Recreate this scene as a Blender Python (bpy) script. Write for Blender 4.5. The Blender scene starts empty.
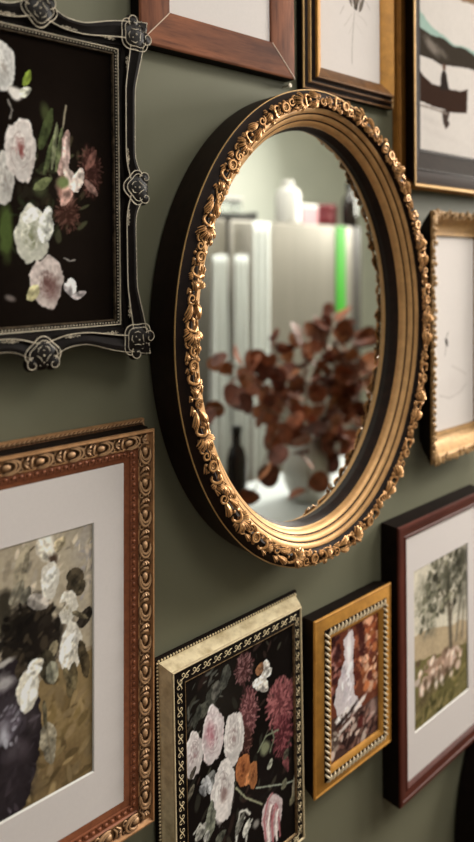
import bpy, math, random
import numpy as np
from mathutils import Vector, Matrix

PI = math.pi
COL = bpy.context.scene.collection
rnd = random.Random(7)

# ------------------------------------------------------------------ materials
def srgb(r, g, b):
    def c(v):
        v /= 255.0
        return v/12.92 if v <= .04045 else ((v+.055)/1.055)**2.4
    return (c(r), c(g), c(b), 1.0)

class NT:
    def __init__(s, name):
        s.m = bpy.data.materials.new(name); s.m.use_nodes = True
        s.t = s.m.node_tree; s.b = s.t.nodes['Principled BSDF']
    def n(s, typ, **kw):
        nd = s.t.nodes.new(typ)
        for k, v in kw.items():
            if k.startswith('_'): setattr(nd, k[1:], v)
            else: nd.inputs[k.replace('__', ' ')].default_value = v
        return nd
    def l(s, a, ao, b, bi): s.t.links.new(a.outputs[ao], b.inputs[bi])
    def mix(s, fac, a, b, blend='MIX'):
        nd = s.t.nodes.new('ShaderNodeMix'); nd.data_type = 'RGBA'; nd.blend_type = blend
        for sock, v in ((nd.inputs[0], fac), (nd.inputs[6], a), (nd.inputs[7], b)):
            if isinstance(v, bpy.types.NodeSocket): s.t.links.new(v, sock)
            else: sock.default_value = v
        return nd.outputs[2]
    def ramp(s, sock, p0, p1, c0=(0, 0, 0, 1), c1=(1, 1, 1, 1)):
        r = s.t.nodes.new('ShaderNodeValToRGB')
        r.color_ramp.elements[0].position = p0; r.color_ramp.elements[1].position = p1
        r.color_ramp.elements[0].color = c0; r.color_ramp.elements[1].color = c1
        s.t.links.new(sock, r.inputs[0]); return r.outputs[0]

def noise(t, scale, stretch=(1, 1, 1), detail=6, rough=.6):
    tc = t.n('ShaderNodeTexCoord'); mp = t.n('ShaderNodeMapping')
    mp.inputs['Scale'].default_value = stretch
    t.l(tc, 'Object', mp, 'Vector')
    nz = t.n('ShaderNodeTexNoise', Scale=scale, Detail=detail, Roughness=rough)
    t.l(mp, 'Vector', nz, 'Vector')
    return nz.outputs[0]

def M_plain(name, rgb, rough=.5, metal=0., var=.12, scale=60, bump=0., spec=.5, stretch=(1, 1, 1)):
    t = NT(name); c = srgb(*rgb)
    nz = noise(t, scale, stretch)
    d = tuple(x*(1-var*2.2) for x in c[:3])+(1,); li = tuple(min(1, x*(1+var)) for x in c[:3])+(1,)
    t.t.links.new(t.mix(t.ramp(nz, .3, .7), d, li), t.b.inputs['Base Color'])
    t.b.inputs['Roughness'].default_value = rough; t.b.inputs['Metallic'].default_value = metal
    t.b.inputs['Specular IOR Level'].default_value = spec
    if bump:
        bp = t.n('ShaderNodeBump', Strength=bump, Distance=.001)
        t.t.links.new(nz, bp.inputs['Height']); t.l(bp, 'Normal', t.b, 'Normal')
    return t.m

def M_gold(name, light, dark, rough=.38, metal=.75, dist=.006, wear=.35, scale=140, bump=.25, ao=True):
    """gilding: bright on the raised work, shade of its hollows painted in dark brown"""
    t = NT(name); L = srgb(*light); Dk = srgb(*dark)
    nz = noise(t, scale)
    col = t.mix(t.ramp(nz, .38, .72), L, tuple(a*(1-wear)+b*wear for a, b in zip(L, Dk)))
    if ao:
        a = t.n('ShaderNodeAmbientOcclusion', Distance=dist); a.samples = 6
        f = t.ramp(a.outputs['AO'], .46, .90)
        col = t.mix(f, Dk, col)  # occlusion puts crevice shade into the base colour
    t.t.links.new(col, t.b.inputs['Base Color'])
    t.b.inputs['Roughness'].default_value = rough; t.b.inputs['Metallic'].default_value = metal
    if bump:
        bp = t.n('ShaderNodeBump', Strength=bump, Distance=.0006)
        t.t.links.new(nz, bp.inputs['Height']); t.l(bp, 'Normal', t.b, 'Normal')
    return t.m

def M_wood(name, light, dark, axis, rough=.45, scale=26):
    t = NT(name)
    st = {'x': (.12, 1, 1), 'z': (1, 1, .12)}[axis]
    n1 = noise(t, scale, st, 8, .65); n2 = noise(t, scale*7, st, 3)
    c = t.mix(t.ramp(n1, .32, .68), srgb(*dark), srgb(*light))
    c = t.mix(t.ramp(n2, .45, .8), c, srgb(*dark))
    t.t.links.new(c, t.b.inputs['Base Color']); t.b.inputs['Roughness'].default_value = rough; t.b.inputs['Specular IOR Level'].default_value = .22
    bp = t.n('ShaderNodeBump', Strength=.12, Distance=.0006)
    t.t.links.new(n1, bp.inputs['Height']); t.l(bp, 'Normal', t.b, 'Normal')
    return t.m

def M_paint(name, rough=.5):
    t = NT(name)
    at = t.n('ShaderNodeAttribute', _attribute_name='pigment')
    t.l(at, 'Color', t.b, 'Base Color'); t.b.inputs['Roughness'].default_value = rough
    t.b.inputs['Specular IOR Level'].default_value = 0.0
    return t.m

def M_wall(name, a, b, bump=.1):
    t = NT(name)
    n1 = noise(t, 2.2, detail=4); n2 = noise(t, 240, detail=3)
    t.t.links.new(t.mix(t.ramp(n1, .3, .7), srgb(*a), srgb(*b)), t.b.inputs['Base Color'])
    t.b.inputs['Roughness'].default_value = .62; t.b.inputs['Specular IOR Level'].default_value = .3
    bp = t.n('ShaderNodeBump', Strength=bump, Distance=.0008)
    t.t.links.new(n2, bp.inputs['Height']); t.l(bp, 'Normal', t.b, 'Normal')
    return t.m

m = {}
m['wall'] = M_wall('sage_green_paint', (106, 104, 84), (113, 112, 92))
m['wall_pale'] = M_wall('pale_grey_green_paint', (203, 207, 197), (212, 215, 205), .05)
m['ceiling'] = M_wall('white_ceiling_paint', (215, 212, 204), (222, 219, 212), .05)
m['floor'] = M_wood('brown_floorboards', (122, 92, 66), (84, 60, 42), 'x', .5, 5)
m['mat'] = M_plain('white_mat_board', (216, 208, 205), .8, var=.012, scale=300, spec=.2)
m['mat_core'] = M_plain('mat_bevel_core', (232, 228, 222), .8, var=.01, spec=.2)
m['paint'] = M_paint('painted_pigment', .7)
m['print'] = M_paint('printed_pigment', .6)
m['black'] = M_plain('black_lacquer', (23, 17, 14), .6, var=.25, scale=90, bump=.1, spec=.1)
m['black_shine'] = M_plain('black_lacquer_glossy', (23, 17, 14), .4, var=.2, scale=90, spec=.2)
m['silver'] = M_plain('rubbed_silver_edge', (226, 212, 188), .5, .1, var=.14, scale=160)
m['dull_lip'] = M_plain('worn_dull_lip', (92, 78, 62), .6, var=.4, scale=120, spec=.1)
m['dull_gold_bar'] = M_gold('rubbed_gilt_fillet', (168, 138, 100), (50, 36, 24), .4, .5, .003, .9, 160, .2, ao=False)
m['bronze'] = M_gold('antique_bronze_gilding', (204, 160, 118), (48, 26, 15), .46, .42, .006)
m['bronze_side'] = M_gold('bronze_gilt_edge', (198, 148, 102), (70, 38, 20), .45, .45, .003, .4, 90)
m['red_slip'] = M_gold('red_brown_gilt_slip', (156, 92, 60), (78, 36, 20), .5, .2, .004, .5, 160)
m['dark_red'] = M_plain('dark_red_brown_gesso', (62, 30, 18), .5, var=.2)
m['cream'] = M_gold('cream_silver_leaf', (248, 230, 190), (176, 150, 104), .5, .12, .004, .7, 70, .3, ao=False)
m['cream_lip'] = M_gold('pale_gilt_lip', (232, 212, 172), (130, 104, 66), .45, .2, .003, .3, 120, .1, ao=False)
m['dark_side'] = M_plain('dark_brown_frame_side', (27, 18, 13), .65, var=.2, spec=.1)
m['gold_flat'] = M_gold('yellow_gilding', (206, 148, 66), (120, 74, 28), .46, .3, .004, .5, 55, .2, ao=False)
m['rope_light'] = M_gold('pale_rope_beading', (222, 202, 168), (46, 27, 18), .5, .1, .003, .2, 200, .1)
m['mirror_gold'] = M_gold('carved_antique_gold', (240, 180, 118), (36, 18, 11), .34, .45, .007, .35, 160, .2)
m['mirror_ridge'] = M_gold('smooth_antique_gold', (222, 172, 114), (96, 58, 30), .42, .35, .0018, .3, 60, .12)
m['mirror_dark'] = M_plain('dark_bole_groundwork', (38, 22, 15), .55, var=.25, scale=80, spec=.25)
m['gold_line'] = M_gold('thin_gilt_edge', (222, 178, 116), (120, 80, 40), .42, .3, .003, .3, 120, 0, ao=False)
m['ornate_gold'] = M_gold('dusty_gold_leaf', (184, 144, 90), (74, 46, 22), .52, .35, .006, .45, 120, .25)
m['brown_gilt'] = M_gold('brown_gilt_slope', (124, 84, 46), (46, 26, 14), .4, .45, .003, .6, 70, .1, ao=False)
m['orange_gilt'] = M_gold('orange_gilt_edge', (214, 146, 70), (110, 60, 22), .4, .5, .003, .4, 50, .1, ao=False)
m['grey_slope'] = M_plain('grey_brown_slope', (42, 32, 26), .6, var=.15, spec=.1)
m['wood_x'] = M_wood('reddish_wood_across', (158, 96, 64), (78, 42, 27), 'x', .65)
m['wood_z'] = M_wood('reddish_wood_upright', (152, 92, 62), (78, 42, 27), 'z', .65)
m['mahog_x'] = M_wood('mahogany_across', (100, 50, 39), (64, 28, 22), 'x', .4, 40)
m['mahog_z'] = M_wood('mahogany_upright', (100, 50, 39), (64, 28, 22), 'z', .4, 40)
m['glint'] = M_plain('pale_mitre_glint', (214, 190, 168), .5, var=.05)  # bright edge glint given as a pale colour
m['steel'] = M_plain('brushed_steel', (148, 143, 134), .38, .35, var=.06, scale=40, stretch=(1, 1, .04))
m['fridge_side'] = M_plain('dark_grey_appliance_side', (64, 60, 56), .5, var=.05)
m['rubber'] = M_plain('black_door_gasket', (22, 21, 20), .6)
m['linen'] = M_plain('white_linen', (226, 230, 228), .9, var=.03, scale=200, spec=.1)
m['china'] = M_plain('white_glazed_china', (196, 194, 186), .3, var=.02)
m['plastic_white'] = M_plain('white_plastic', (206, 203, 198), .4, var=.02)
m['pink'] = M_plain('pale_pink_card', (208, 150, 158), .6, var=.05)
m['dark_pink'] = M_plain('dark_rose_tin', (120, 44, 52), .5, var=.1)
m['green'] = M_plain('vivid_green_card', (48, 158, 18), .6, var=.03)
m['table_white'] = M_plain('white_table_top', (214, 220, 222), .4, var=.02)
m['bottle_dark'] = M_plain('dark_brown_bottle_glass', (34, 26, 24), .12, var=.1)
m['tray'] = M_plain('black_tray', (28, 27, 26), .4)
m['leaf'] = M_plain('dried_russet_leaf', (156, 90, 60), .55, var=.28, scale=45)
m['leaf_b'] = M_plain('dried_plum_leaf', (118, 64, 48), .6, var=.28, scale=45)
m['leaf_c'] = M_plain('dried_tan_leaf', (172, 108, 70), .55, var=.25, scale=45)
m['stem'] = M_plain('dry_brown_stem', (112, 84, 58), .6)
def _mirror():
    t = NT('silvered_mirror'); nz = noise(t, 3)
    t.t.links.new(t.mix(t.ramp(nz, .2, .8), (.80, .82, .78, 1), (.83, .85, .81, 1)), t.b.inputs['Base Color'])
    t.b.inputs['Metallic'].default_value = 1; t.b.inputs['Roughness'].default_value = .0
    return t.m
m['mirror'] = _mirror()
def _glass():
    t = NT('clear_storage_glass'); nz = noise(t, 5)
    t.t.links.new(t.mix(nz, (.90, .94, .92, 1), (.94, .97, .95, 1)), t.b.inputs['Base Color'])
    t.b.inputs['Transmission Weight'].default_value = .85; t.b.inputs['Roughness'].default_value = .08
    return t.m
m['glass'] = _glass()

# ------------------------------------------------------------------ mesh building
class MB:
    def __init__(s): s.v = []; s.f = []; s.T = None
    def at(s, o, ex=(1, 0, 0), ey=(0, 1, 0), ez=(0, 0, 1)):
        o, ex, ey, ez = map(Vector, (o, ex, ey, ez))
        s.T = lambda p: o+ex*p[0]+ey*p[1]+ez*p[2]; return s
    def add(s, pts, faces):
        k = len(s.v)
        s.v += [tuple(s.T(p)) if s.T else tuple(p) for p in pts]
        s.f += [tuple(i+k for i in f) for f in faces]
    def tube(s, pts, r, n=6, flat=1.0):
        pts = [Vector(p) for p in pts]; m_ = len(pts)
        rs = r if isinstance(r, (list, tuple)) else [r]*m_
        up = Vector((0, 0, 1)); V = []; F = []
        for i, p in enumerate(pts):
            t = (pts[min(i+1, m_-1)]-pts[max(i-1, 0)])
            if t.length < 1e-9: t = Vector((1, 0, 0))
            t.normalize()
            a = up-t*up.dot(t)
            if a.length < .05: a = Vector((0, 1, 0))-t*t.y
            a.normalize(); b = t.cross(a)
            for j in range(n):
                an = 2*PI*j/n
                V.append(p+(a*math.sin(an)*flat+b*math.cos(an))*rs[i])
        for i in range(m_-1):
            for j in range(n):
                F.append((i*n+j, i*n+(j+1) % n, (i+1)*n+(j+1) % n, (i+1)*n+j))
        F.append(tuple(range(n-1, -1, -1))); F.append(tuple((m_-1)*n+j for j in range(n)))
        s.add(V, F)
    def ball(s, c, r, n=10, k=6, half=False):
        rx, ry, rz = r if isinstance(r, (tuple, list)) else (r, r, r)
        V = []; F = []; lo = 0 if half else -PI/2
        for i in range(k+1):
            la = lo+(PI/2-lo)*i/k
            for j in range(n):
                V.append((c[0]+rx*math.cos(la)*math.cos(2*PI*j/n), c[1]+ry*math.cos(la)*math.sin(2*PI*j/n), c[2]+rz*math.sin(la)))
        for i in range(k):
            for j in range(n): F.append((i*n+j, i*n+(j+1) % n, (i+1)*n+(j+1) % n, (i+1)*n+j))
        s.add(V, F)
    def box(s, lo, hi, bev=0.0):
        (x0, y0, z0), (x1, y1, z1) = lo, hi; b = bev
        V = []
        for (x, sx) in ((x0, 1), (x1, -1)):
            for (y, sy) in ((y0, 1), (y1, -1)):
                for (z, sz) in ((z0, 1), (z1, -1)):
                    V += [(x, y+sy*b, z+sz*b), (x+sx*b, y, z+sz*b), (x+sx*b, y+sy*b, z)]
        import bmesh
        bm = bmesh.new()
        for p in V: bm.verts.new(p)
        bmesh.ops.remove_doubles(bm, verts=bm.verts, dist=1e-7)
        r = bmesh.ops.convex_hull(bm, input=bm.verts)
        bm.verts.ensure_lookup_table(); bm.verts.index_update()
        s.add([v.co.copy() for v in bm.verts], [tuple(v.index for v in f.verts) for f in bm.faces]); bm.free()
    def lathe(s, prof, n=24, c=(0, 0, 0)):
        V = []; F = []
        for (r, z) in prof:
            for j in range(n): V.append((c[0]+r*math.cos(2*PI*j/n), c[1]+r*math.sin(2*PI*j/n), c[2]+z))
        for i in range(len(prof)-1):
            for j in range(n): F.append((i*n+j, i*n+(j+1) % n, (i+1)*n+(j+1) % n, (i+1)*n+j))
        s.add(V, F)
    def strip(s, rings, closed=True):
        """rings: lists of equal length; quads between neighbours"""
        n = len(rings[0]); V = [p for r in rings for p in r]; F = []
        for i in range(len(rings)-1):
            for j in range(n if closed else n-1):
                F.append((i*n+j, i*n+(j+1) % n, (i+1)*n+(j+1) % n, (i+1)*n+j))
        s.add(V, F)
    def build(s, name, mat, parent=None, smooth=True, angle=40, loc=None):
        me = bpy.data.meshes.new(name); me.from_pydata(s.v, [], s.f)
        import bmesh
        bm = bmesh.new(); bm.from_mesh(me); bmesh.ops.recalc_face_normals(bm, faces=bm.faces); bm.to_mesh(me); bm.free()
        me.materials.append(mat)
        if smooth:
            me.polygons.foreach_set('use_smooth', [True]*len(me.polygons)); me.set_sharp_from_angle(angle=math.radians(angle))
        o = bpy.data.objects.new(name, me); COL.objects.link(o)
        if parent: o.parent = parent
        if loc: o.location = loc
        return o

def thing(name, label, cat, loc, rot=0.0, group=None):
    o = bpy.data.objects.new(name, None); COL.objects.link(o); o.empty_display_size = .02
    o.location = loc; o.rotation_euler = (0, -rot, 0); o['label'] = label; o['category'] = cat
    if group: o['group'] = group
    return o
def tag(o, label, cat, group=None):
    o['label'] = label; o['category'] = cat
    if group: o['group'] = group
    return o
def structure(o): o['kind'] = 'structure'; return o

# frames hang with their centre at the Empty; local x right, local -y out from the wall, local z up
def rect_ring(W, H, u, d):
    a, b = W/2-u, H/2-u
    return [(-a, -d, -b), (a, -d, -b), (a, -d, b), (-a, -d, b)]
def moulding(W, H, prof, name, mat, parent, angle=35):
    mb = MB(); mb.strip([rect_ring(W, H, u, d) for u, d in prof]); return mb.build(name, mat, parent, True, angle)
def members(W, H, prof, names, mats, parent, angle=35):
    """four separate mitred members: bottom, right, top, left"""
    rings = [rect_ring(W, H, u, d) for u, d in prof]
    for k in range(4):
        mb = MB(); mb.strip([[r[k], r[(k+1) % 4]] for r in rings], closed=False)
        mb.build(names[k % 2], mats[k % 2], parent, True, angle)
def panel(W, H, u, d, name, mat, parent):
    mb = MB(); r = rect_ring(W, H, u, d); r2 = rect_ring(W, H, u, d-.002)
    mb.strip([r2, r]); mb.add(r, [(0, 1, 2, 3)]); return mb.build(name, mat, parent, True, 30)
def back_board(W, H, u, d, name, mat, parent):
    mb = MB(); mb.strip([rect_ring(W, H, u, .0008), rect_ring(W, H, u, d)])
    mb.add(rect_ring(W, H, u, d), [(0, 1, 2, 3)]); mb.add(rect_ring(W, H, u, .0008), [(3, 2, 1, 0)])
    return mb.build(name, mat, parent, False)
def mat_board(W, H, u, ow, oh, oz, d, parent, ox=0.0):
    """white mat with a bevelled window ow x oh"""
    out = rect_ring(W, H, u, d)
    a, b = ow/2, oh/2; e = .0012
    inn = [(ox-a-e, -d, oz-b-e), (ox+a+e, -d, oz-b-e), (ox+a+e, -d, oz+b+e), (ox-a-e, -d, oz+b+e)]
    in2 = [(ox-a, -d+.0016, oz-b), (ox+a, -d+.0016, oz-b), (ox+a, -d+.0016, oz+b), (ox-a, -d+.0016, oz+b)]
    mb = MB(); mb.strip([out, inn]); o = mb.build('mat_board', m['mat'], parent, False)
    mb = MB(); mb.strip([inn, in2]); mb.build('window_bevel', m['mat_core'], o, False)
def side_walk(W, H, u, pitch, d):
    """points along the four sides at inset u: origin, tangent, inward, out"""
    a, b = W/2-u, H/2-u
    for (p, q, inn) in (((-a, -b), (a, -b), (0, 1)), ((a, -b), (a, b), (-1, 0)), ((a, b), (-a, b), (0, -1)), ((-a, b), (-a, -b), (1, 0))):
        L = math.hypot(q[0]-p[0], q[1]-p[1]); n = max(1, round(L/pitch)); t = ((q[0]-p[0])/L, (q[1]-p[1])/L)
        for i in range(n):
            s_ = (i+.5)*L/n
            yield ((p[0]+t[0]*s_, -d, p[1]+t[1]*s_), (t[0], 0, t[1]), (inn[0], 0, inn[1]), (0, -1, 0), i, n)

# motifs, in (along, across, out) coordinates
def scroll(mb, c, R, turns, a0, sgn, r0, h=0.0, n=16, tail=None):
    pts = []; rs = []
    for k in range(n+1):
        f_ = k/n; a = a0+sgn*2*PI*turns*f_; R_ = R*(1-.78*f_)
        pts.append((c[0]+R_*math.cos(a), c[1]+R_*math.sin(a), h+r0*(.2+.8*f_))); rs.append(r0*(1-.35*f_))
    if tail: pts.insert(0, tail); rs.insert(0, r0*.45)
    mb.tube(pts, rs, 6)
def leaf(mb, c, ang, L, w, h, ribs=5, r=.0011):
    ca, sa = math.cos(ang), math.sin(ang)
    for j in range(ribs):
        q = (j/(ribs-1)-.5)*2 if ribs > 1 else 0
        pts = []
        for k in range(6):
            f_ = k/5; x = L*(f_-.10*q*q*f_); y = w*q*math.sin(f_*PI*.62)*(1+.5*f_)
            z = h*math.sin(f_*PI*.8)*(1-.35*q*q)
            pts.append((c[0]+x*ca-y*sa, c[1]+x*sa+y*ca, c[2]+z))
        mb.tube(pts, [r*.8, r*1.15, r*1.3, r*1.25, r*1.1, r*.5], 5)
def rosette(mb, c, R, r, core=True):
    n = 14
    mb.tube([(c[0]+R*math.cos(2*PI*k/n), c[1]+R*math.sin(2*PI*k/n), c[2]) for k in range(n+1)], r, 6)
    if core:
        q = R*.48
        mb.tube([(c[0]+q*math.cos(2*PI*k/n), c[1]+q*math.sin(2*PI*k/n), c[2]-r*.3) for k in range(n+1)], r*.6, 5)

# ------------------------------------------------------------------ painting on a canvas (pigment per vertex)
def smooth_noise(rs, H, W, cell):
    gh, gw = max(2, int(H/cell)+2), max(2, int(W/cell)+2)
    g = rs.rand(gh, gw); y = np.linspace(0, gh-1.001, H); x = np.linspace(0, gw-1.001, W)
    yi = y.astype(int); xi = x.astype(int); fy = (y-yi)[:, None]; fx = (x-xi)[None, :]
    fy = fy*fy*(3-2*fy); fx = fx*fx*(3-2*fx)
    a = g[np.ix_(yi, xi)]; b = g[np.ix_(yi, xi+1)]; c = g[np.ix_(yi+1, xi)]; d = g[np.ix_(yi+1, xi+1)]
    return (a*(1-fx)+b*fx)*(1-fy)+(c*(1-fx)+d*fx)*fy

class Canvas:
    def __init__(s, w, h, res, bg, seed=1):
        s.w, s.h = w, h; s.W = int(w*res); s.H = int(h*res); s.rs = np.random.RandomState(seed)
        s.X, s.Z = np.meshgrid(np.linspace(0, w, s.W), np.linspace(0, h, s.H))
        s.C = np.zeros((s.H, s.W, 3)); s.C[:] = bg
        s.n1 = smooth_noise(s.rs, s.H, s.W, 9)-.5; s.n2 = smooth_noise(s.rs, s.H, s.W, 3.2)-.5; s.n3 = smooth_noise(s.rs, s.H, s.W, 24)-.5
    def put(s, mask, col):
        mask = np.clip(mask, 0, 1)[..., None]; s.C = s.C*(1-mask)+np.asarray(col, float)*mask
    def blob(s, x, z, rx, rz, ang, col, soft=.15, alpha=1., warp=.35):
        ca, sa = math.cos(ang), math.sin(ang); dx = s.X-x; dz = s.Z-z
        d = np.sqrt(((dx*ca+dz*sa)/rx)**2+((-dx*sa+dz*ca)/rz)**2)+warp*(s.n1*.8+s.n2*.5)
        s.put(np.clip((1+soft-d)/(2*soft), 0, 1)*alpha, col)
    def line(s, pts, wid, col, alpha=1.):
        dm = np.full(s.X.shape, 9.)
        for (a, b) in zip(pts[:-1], pts[1:]):
            vx, vz = b[0]-a[0], b[1]-a[1]; L2 = vx*vx+vz*vz+1e-12
            t = np.clip(((s.X-a[0])*vx+(s.Z-a[1])*vz)/L2, 0, 1)
            dm = np.minimum(dm, np.hypot(s.X-a[0]-t*vx, s.Z-a[1]-t*vz))
        wd = wid*(1+.8*s.n2); s.put(np.clip(1.25-dm/wd, 0, 1)*alpha, col)
    def poly(s, pts, col, wob=.0, alpha=1.):
        X = s.X+s.n1*wob+s.n2*wob*.5; Z = s.Z+s.n3*wob; ins = np.zeros(X.shape, bool)
        for (a, b) in zip(pts, pts[1:]+pts[:1]):
            c = ((a[1] > Z) != (b[1] > Z))
            with np.errstate(divide='ignore', invalid='ignore'):
                xx = (b[0]-a[0])*(Z-a[1])/((b[1]-a[1]) if abs(b[1]-a[1]) > 1e-9 else 1e-9)+a[0]
            ins ^= c & (X < xx)
        s.put(ins*alpha, col)
    def leaf(s, x0, z0, x1, z1, wid, col, vein=None):
        L = math.hypot(x1-x0, z1-z0)+1e-9; tx, tz = (x1-x0)/L, (z1-z0)/L
        u = ((s.X-x0)*tx+(s.Z-z0)*tz)/L; v = -(s.X-x0)*tz+(s.Z-z0)*tx
        hw = wid*np.sqrt(np.clip(np.sin(np.clip(u, 0, 1)*PI), 0, 1))*(1-.25*u)
        mk = (np.abs(v) < hw*(1+.5*s.n1)) & (u > 0) & (u < 1)
        sh = np.clip(.97+.35*s.n2+.5*s.n1+.09*np.sign(v)+.12*np.sin(u*9+v/hw.clip(1e-5)*2), .6, 1.25)
        s.put(mk*.95, np.clip(np.asarray(col)[None, None]*sh[..., None], 0, 255))
        if vein: s.line([(x0, z0), (x1, z1)], wid*.12, vein, .6)
    def rose(s, x, z, rx, rz, light, mid, dark, seed=1, petals=9):
        """loose painted rose: overlapping lit petals with shaded folds, drawn from the rim inward"""
        r_ = np.random.RandomState(seed); light, mid, dark = (np.asarray(c, float) for c in (light, mid, dark)); mid = mid*.74
        k_ = rx/rz; dx0 = (s.X-x); dz0 = (s.Z-z)*k_
        th = np.arctan2(dz0, dx0); rad0 = np.hypot(dx0, dz0)/rx
        ph = r_.rand(4)*6.28
        rim = .95+.045*np.sin(3*th+ph[0])+.04*np.sin(5*th+ph[1])+.025*np.sin(9*th+ph[2])+.08*s.n2
        body = np.clip((rim-rad0)/.06, 0, 1)
        tone = np.clip(.72-.30*np.cos(th-2.2)*rad0*-1+.5*s.n1+.35*s.n2, 0, 1)[..., None]
        s.put(body, mid*(1-tone)+light*tone)
        def petal(cx, cz, R_, asp, ang, lc, dc):
            ca, sa = math.cos(ang), math.sin(ang); dx = s.X-cx; dz = (s.Z-cz)*k_
            q1 = (dx*ca+dz*sa)/R_; q2 = (-dx*sa+dz*ca)/(R_*asp)
            d = np.sqrt(q1**2+q2**2)+.22*s.n1+.18*s.n2+.10*np.sin(q2*5+seed)
            t = np.clip(.42+.62*q1+.5*s.n2+.16*np.sin(q2*7), 0, 1)[..., None]
            s.put(np.clip((1.02-d)/.10, 0, 1)*body, dc*(1-t)+lc*t)
        for rr, sz, n, dk in ((.62, .46, petals, .55), (.42, .40, petals-2, .75), (.24, .30, petals-3, .95), (.10, .20, 4, 1.1)):
            off = r_.rand()*6
            for k in range(max(3, n)):
                a = off+2*PI*k/max(3, n)+r_.randn()*.25; q = rr*(1+.2*r_.randn())
                lit = 1-.10*(math.sin(a-.6) < 0)-.10*r_.rand(); lc = np.clip(light*lit, 0, 255); w_ = dk*(.6+.5*r_.rand())
                dc = light*(1-min(1, w_))+mid*min(1, w_) if w_ < .8 else mid*(1.5-w_)+dark*(w_-.5)
                petal(x+rx*q*math.cos(a), z+rz*q*math.sin(a), rx*sz*(.8+.4*r_.rand()), .75+.6*r_.rand(), a+r_.randn()*.45, lc, np.clip(dc, 0, 255))
        s.blob(x+rx*.05*r_.randn(), z-rz*.03, rx*.11, rz*.12, .4, dark, .5, .8)
        for k in range(9):
            a = r_.rand()*6.28; R_ = .18+.5*r_.rand(); sp = .12+.16*r_.rand()
            s.line([(x+rx*R_*math.cos(a+q*sp), z+rz*R_*math.sin(a+q*sp)) for q in range(5)], rx*.03, mid*.75+dark*.2 if k % 3 else light, .6)
    def dabs(s, x, z, rx, rz, cols, n, size, seed=1, ang=0., asp=.5):
        r_ = np.random.RandomState(seed)
        for k in range(n):
            a = r_.rand()*6.28; q = math.sqrt(r_.rand()); c = np.asarray(cols[r_.randint(len(cols))], float)*(.85+.3*r_.rand())
            L = size*(.5+r_.rand()); px, pz = x+rx*q*math.cos(a), z+rz*q*math.sin(a)
            if min(px+L, s.w-px+L, pz+L, s.h-pz+L) < 0: continue
            s.blob(px, pz, L, L*asp*(.6+.8*r_.rand()), ang+r_.randn()*.6, np.clip(c, 0, 255), .22, .9, .5)
    def feather(s, x, z, rx, rz, light, dark, n=60, seed=1):
        r_ = np.random.RandomState(seed); light, dark = np.asarray(light, float), np.asarray(dark, float)
        s.blob(x, z, rx*.9, rz*.9, 0, dark, .25, .9, .6)
        for k in range(n*2):
            a = r_.rand()*6.28; q = math.sqrt(r_.rand()); px, pz = x+rx*q*math.cos(a), z+rz*q*math.sin(a)
            an = math.atan2(pz-z, px-x)+r_.randn()*.5; L = rx*(.16+.14*r_.rand()); t = r_.rand()**.8
            s.line([(px, pz), (px+L*math.cos(an), pz+L*math.sin(an))], rx*.075, dark*(1-t)+light*t, .9)
    def mesh(s, name, mat, parent, cx, cz, d, mottle=1.):
        s.C = s.C*(1+mottle*(.10*s.n2[..., None]+.06*s.n3[..., None]))
        V = np.stack([s.X-s.w/2+cx, np.full(s.X.shape, -d), s.Z-s.h/2+cz], -1).reshape(-1, 3)
        i = np.arange(s.H-1)[:, None]*s.W+np.arange(s.W-1)[None]; F = np.stack([i, i+1, i+s.W+1, i+s.W], -1).reshape(-1, 4)
        me = bpy.data.meshes.new(name); me.vertices.add(len(V)); me.vertices.foreach_set('co', V.ravel())
        me.loops.add(F.size); me.loops.foreach_set('vertex_index', F.ravel().astype(np.int32))
        me.polygons.add(len(F)); me.polygons.foreach_set('loop_start', np.arange(0, F.size, 4, dtype=np.int32))
        me.update(calc_edges=True)
        c = np.clip(s.C, 0, 255)/255.; lin = np.where(c <= .04045, c/12.92, ((c+.055)/1.055)**2.4)*PAINT_GAIN
        at = me.color_attributes.new('pigment', 'FLOAT_COLOR', 'POINT')
        at.data.foreach_set('color', np.concatenate([np.clip(lin, 0, .92).reshape(-1, 3), np.ones((len(V), 1))], 1).ravel().astype(np.float32))
        me.materials.append(mat)
        o = bpy.data.objects.new(name, me); COL.objects.link(o); o.parent = parent; return o
PAINT_GAIN = 1.12

def paint(cv, ops):
    """ops hold places as fractions of the canvas width and height"""
    w, h = cv.w, cv.h
    P = lambda pts: [(a*w, b*h) for a, b in pts]
    for o in ops:
        k = o[0]
        if k == 'blob': cv.blob(o[1]*w, o[2]*h, o[3]*w, o[4]*h, o[5], o[6], *o[7:])
        elif k == 'rose': cv.rose(o[1]*w, o[2]*h, o[3]*w, o[4]*h, *o[5:])
        elif k == 'feather': cv.feather(o[1]*w, o[2]*h, o[3]*w, o[4]*h, *o[5:])
        elif k == 'dabs': cv.dabs(o[1]*w, o[2]*h, o[3]*w, o[4]*h, o[5], o[6], o[7]*w, *o[8:])
        elif k == 'leaf': cv.leaf(o[1]*w, o[2]*h, o[3]*w, o[4]*h, o[5]*w, *o[6:])
        elif k == 'line': cv.line(P(o[1]), o[2]*w, *o[3:])
        elif k == 'poly': cv.poly(P(o[1]), o[2], o[3]*w, *o[4:])
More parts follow.
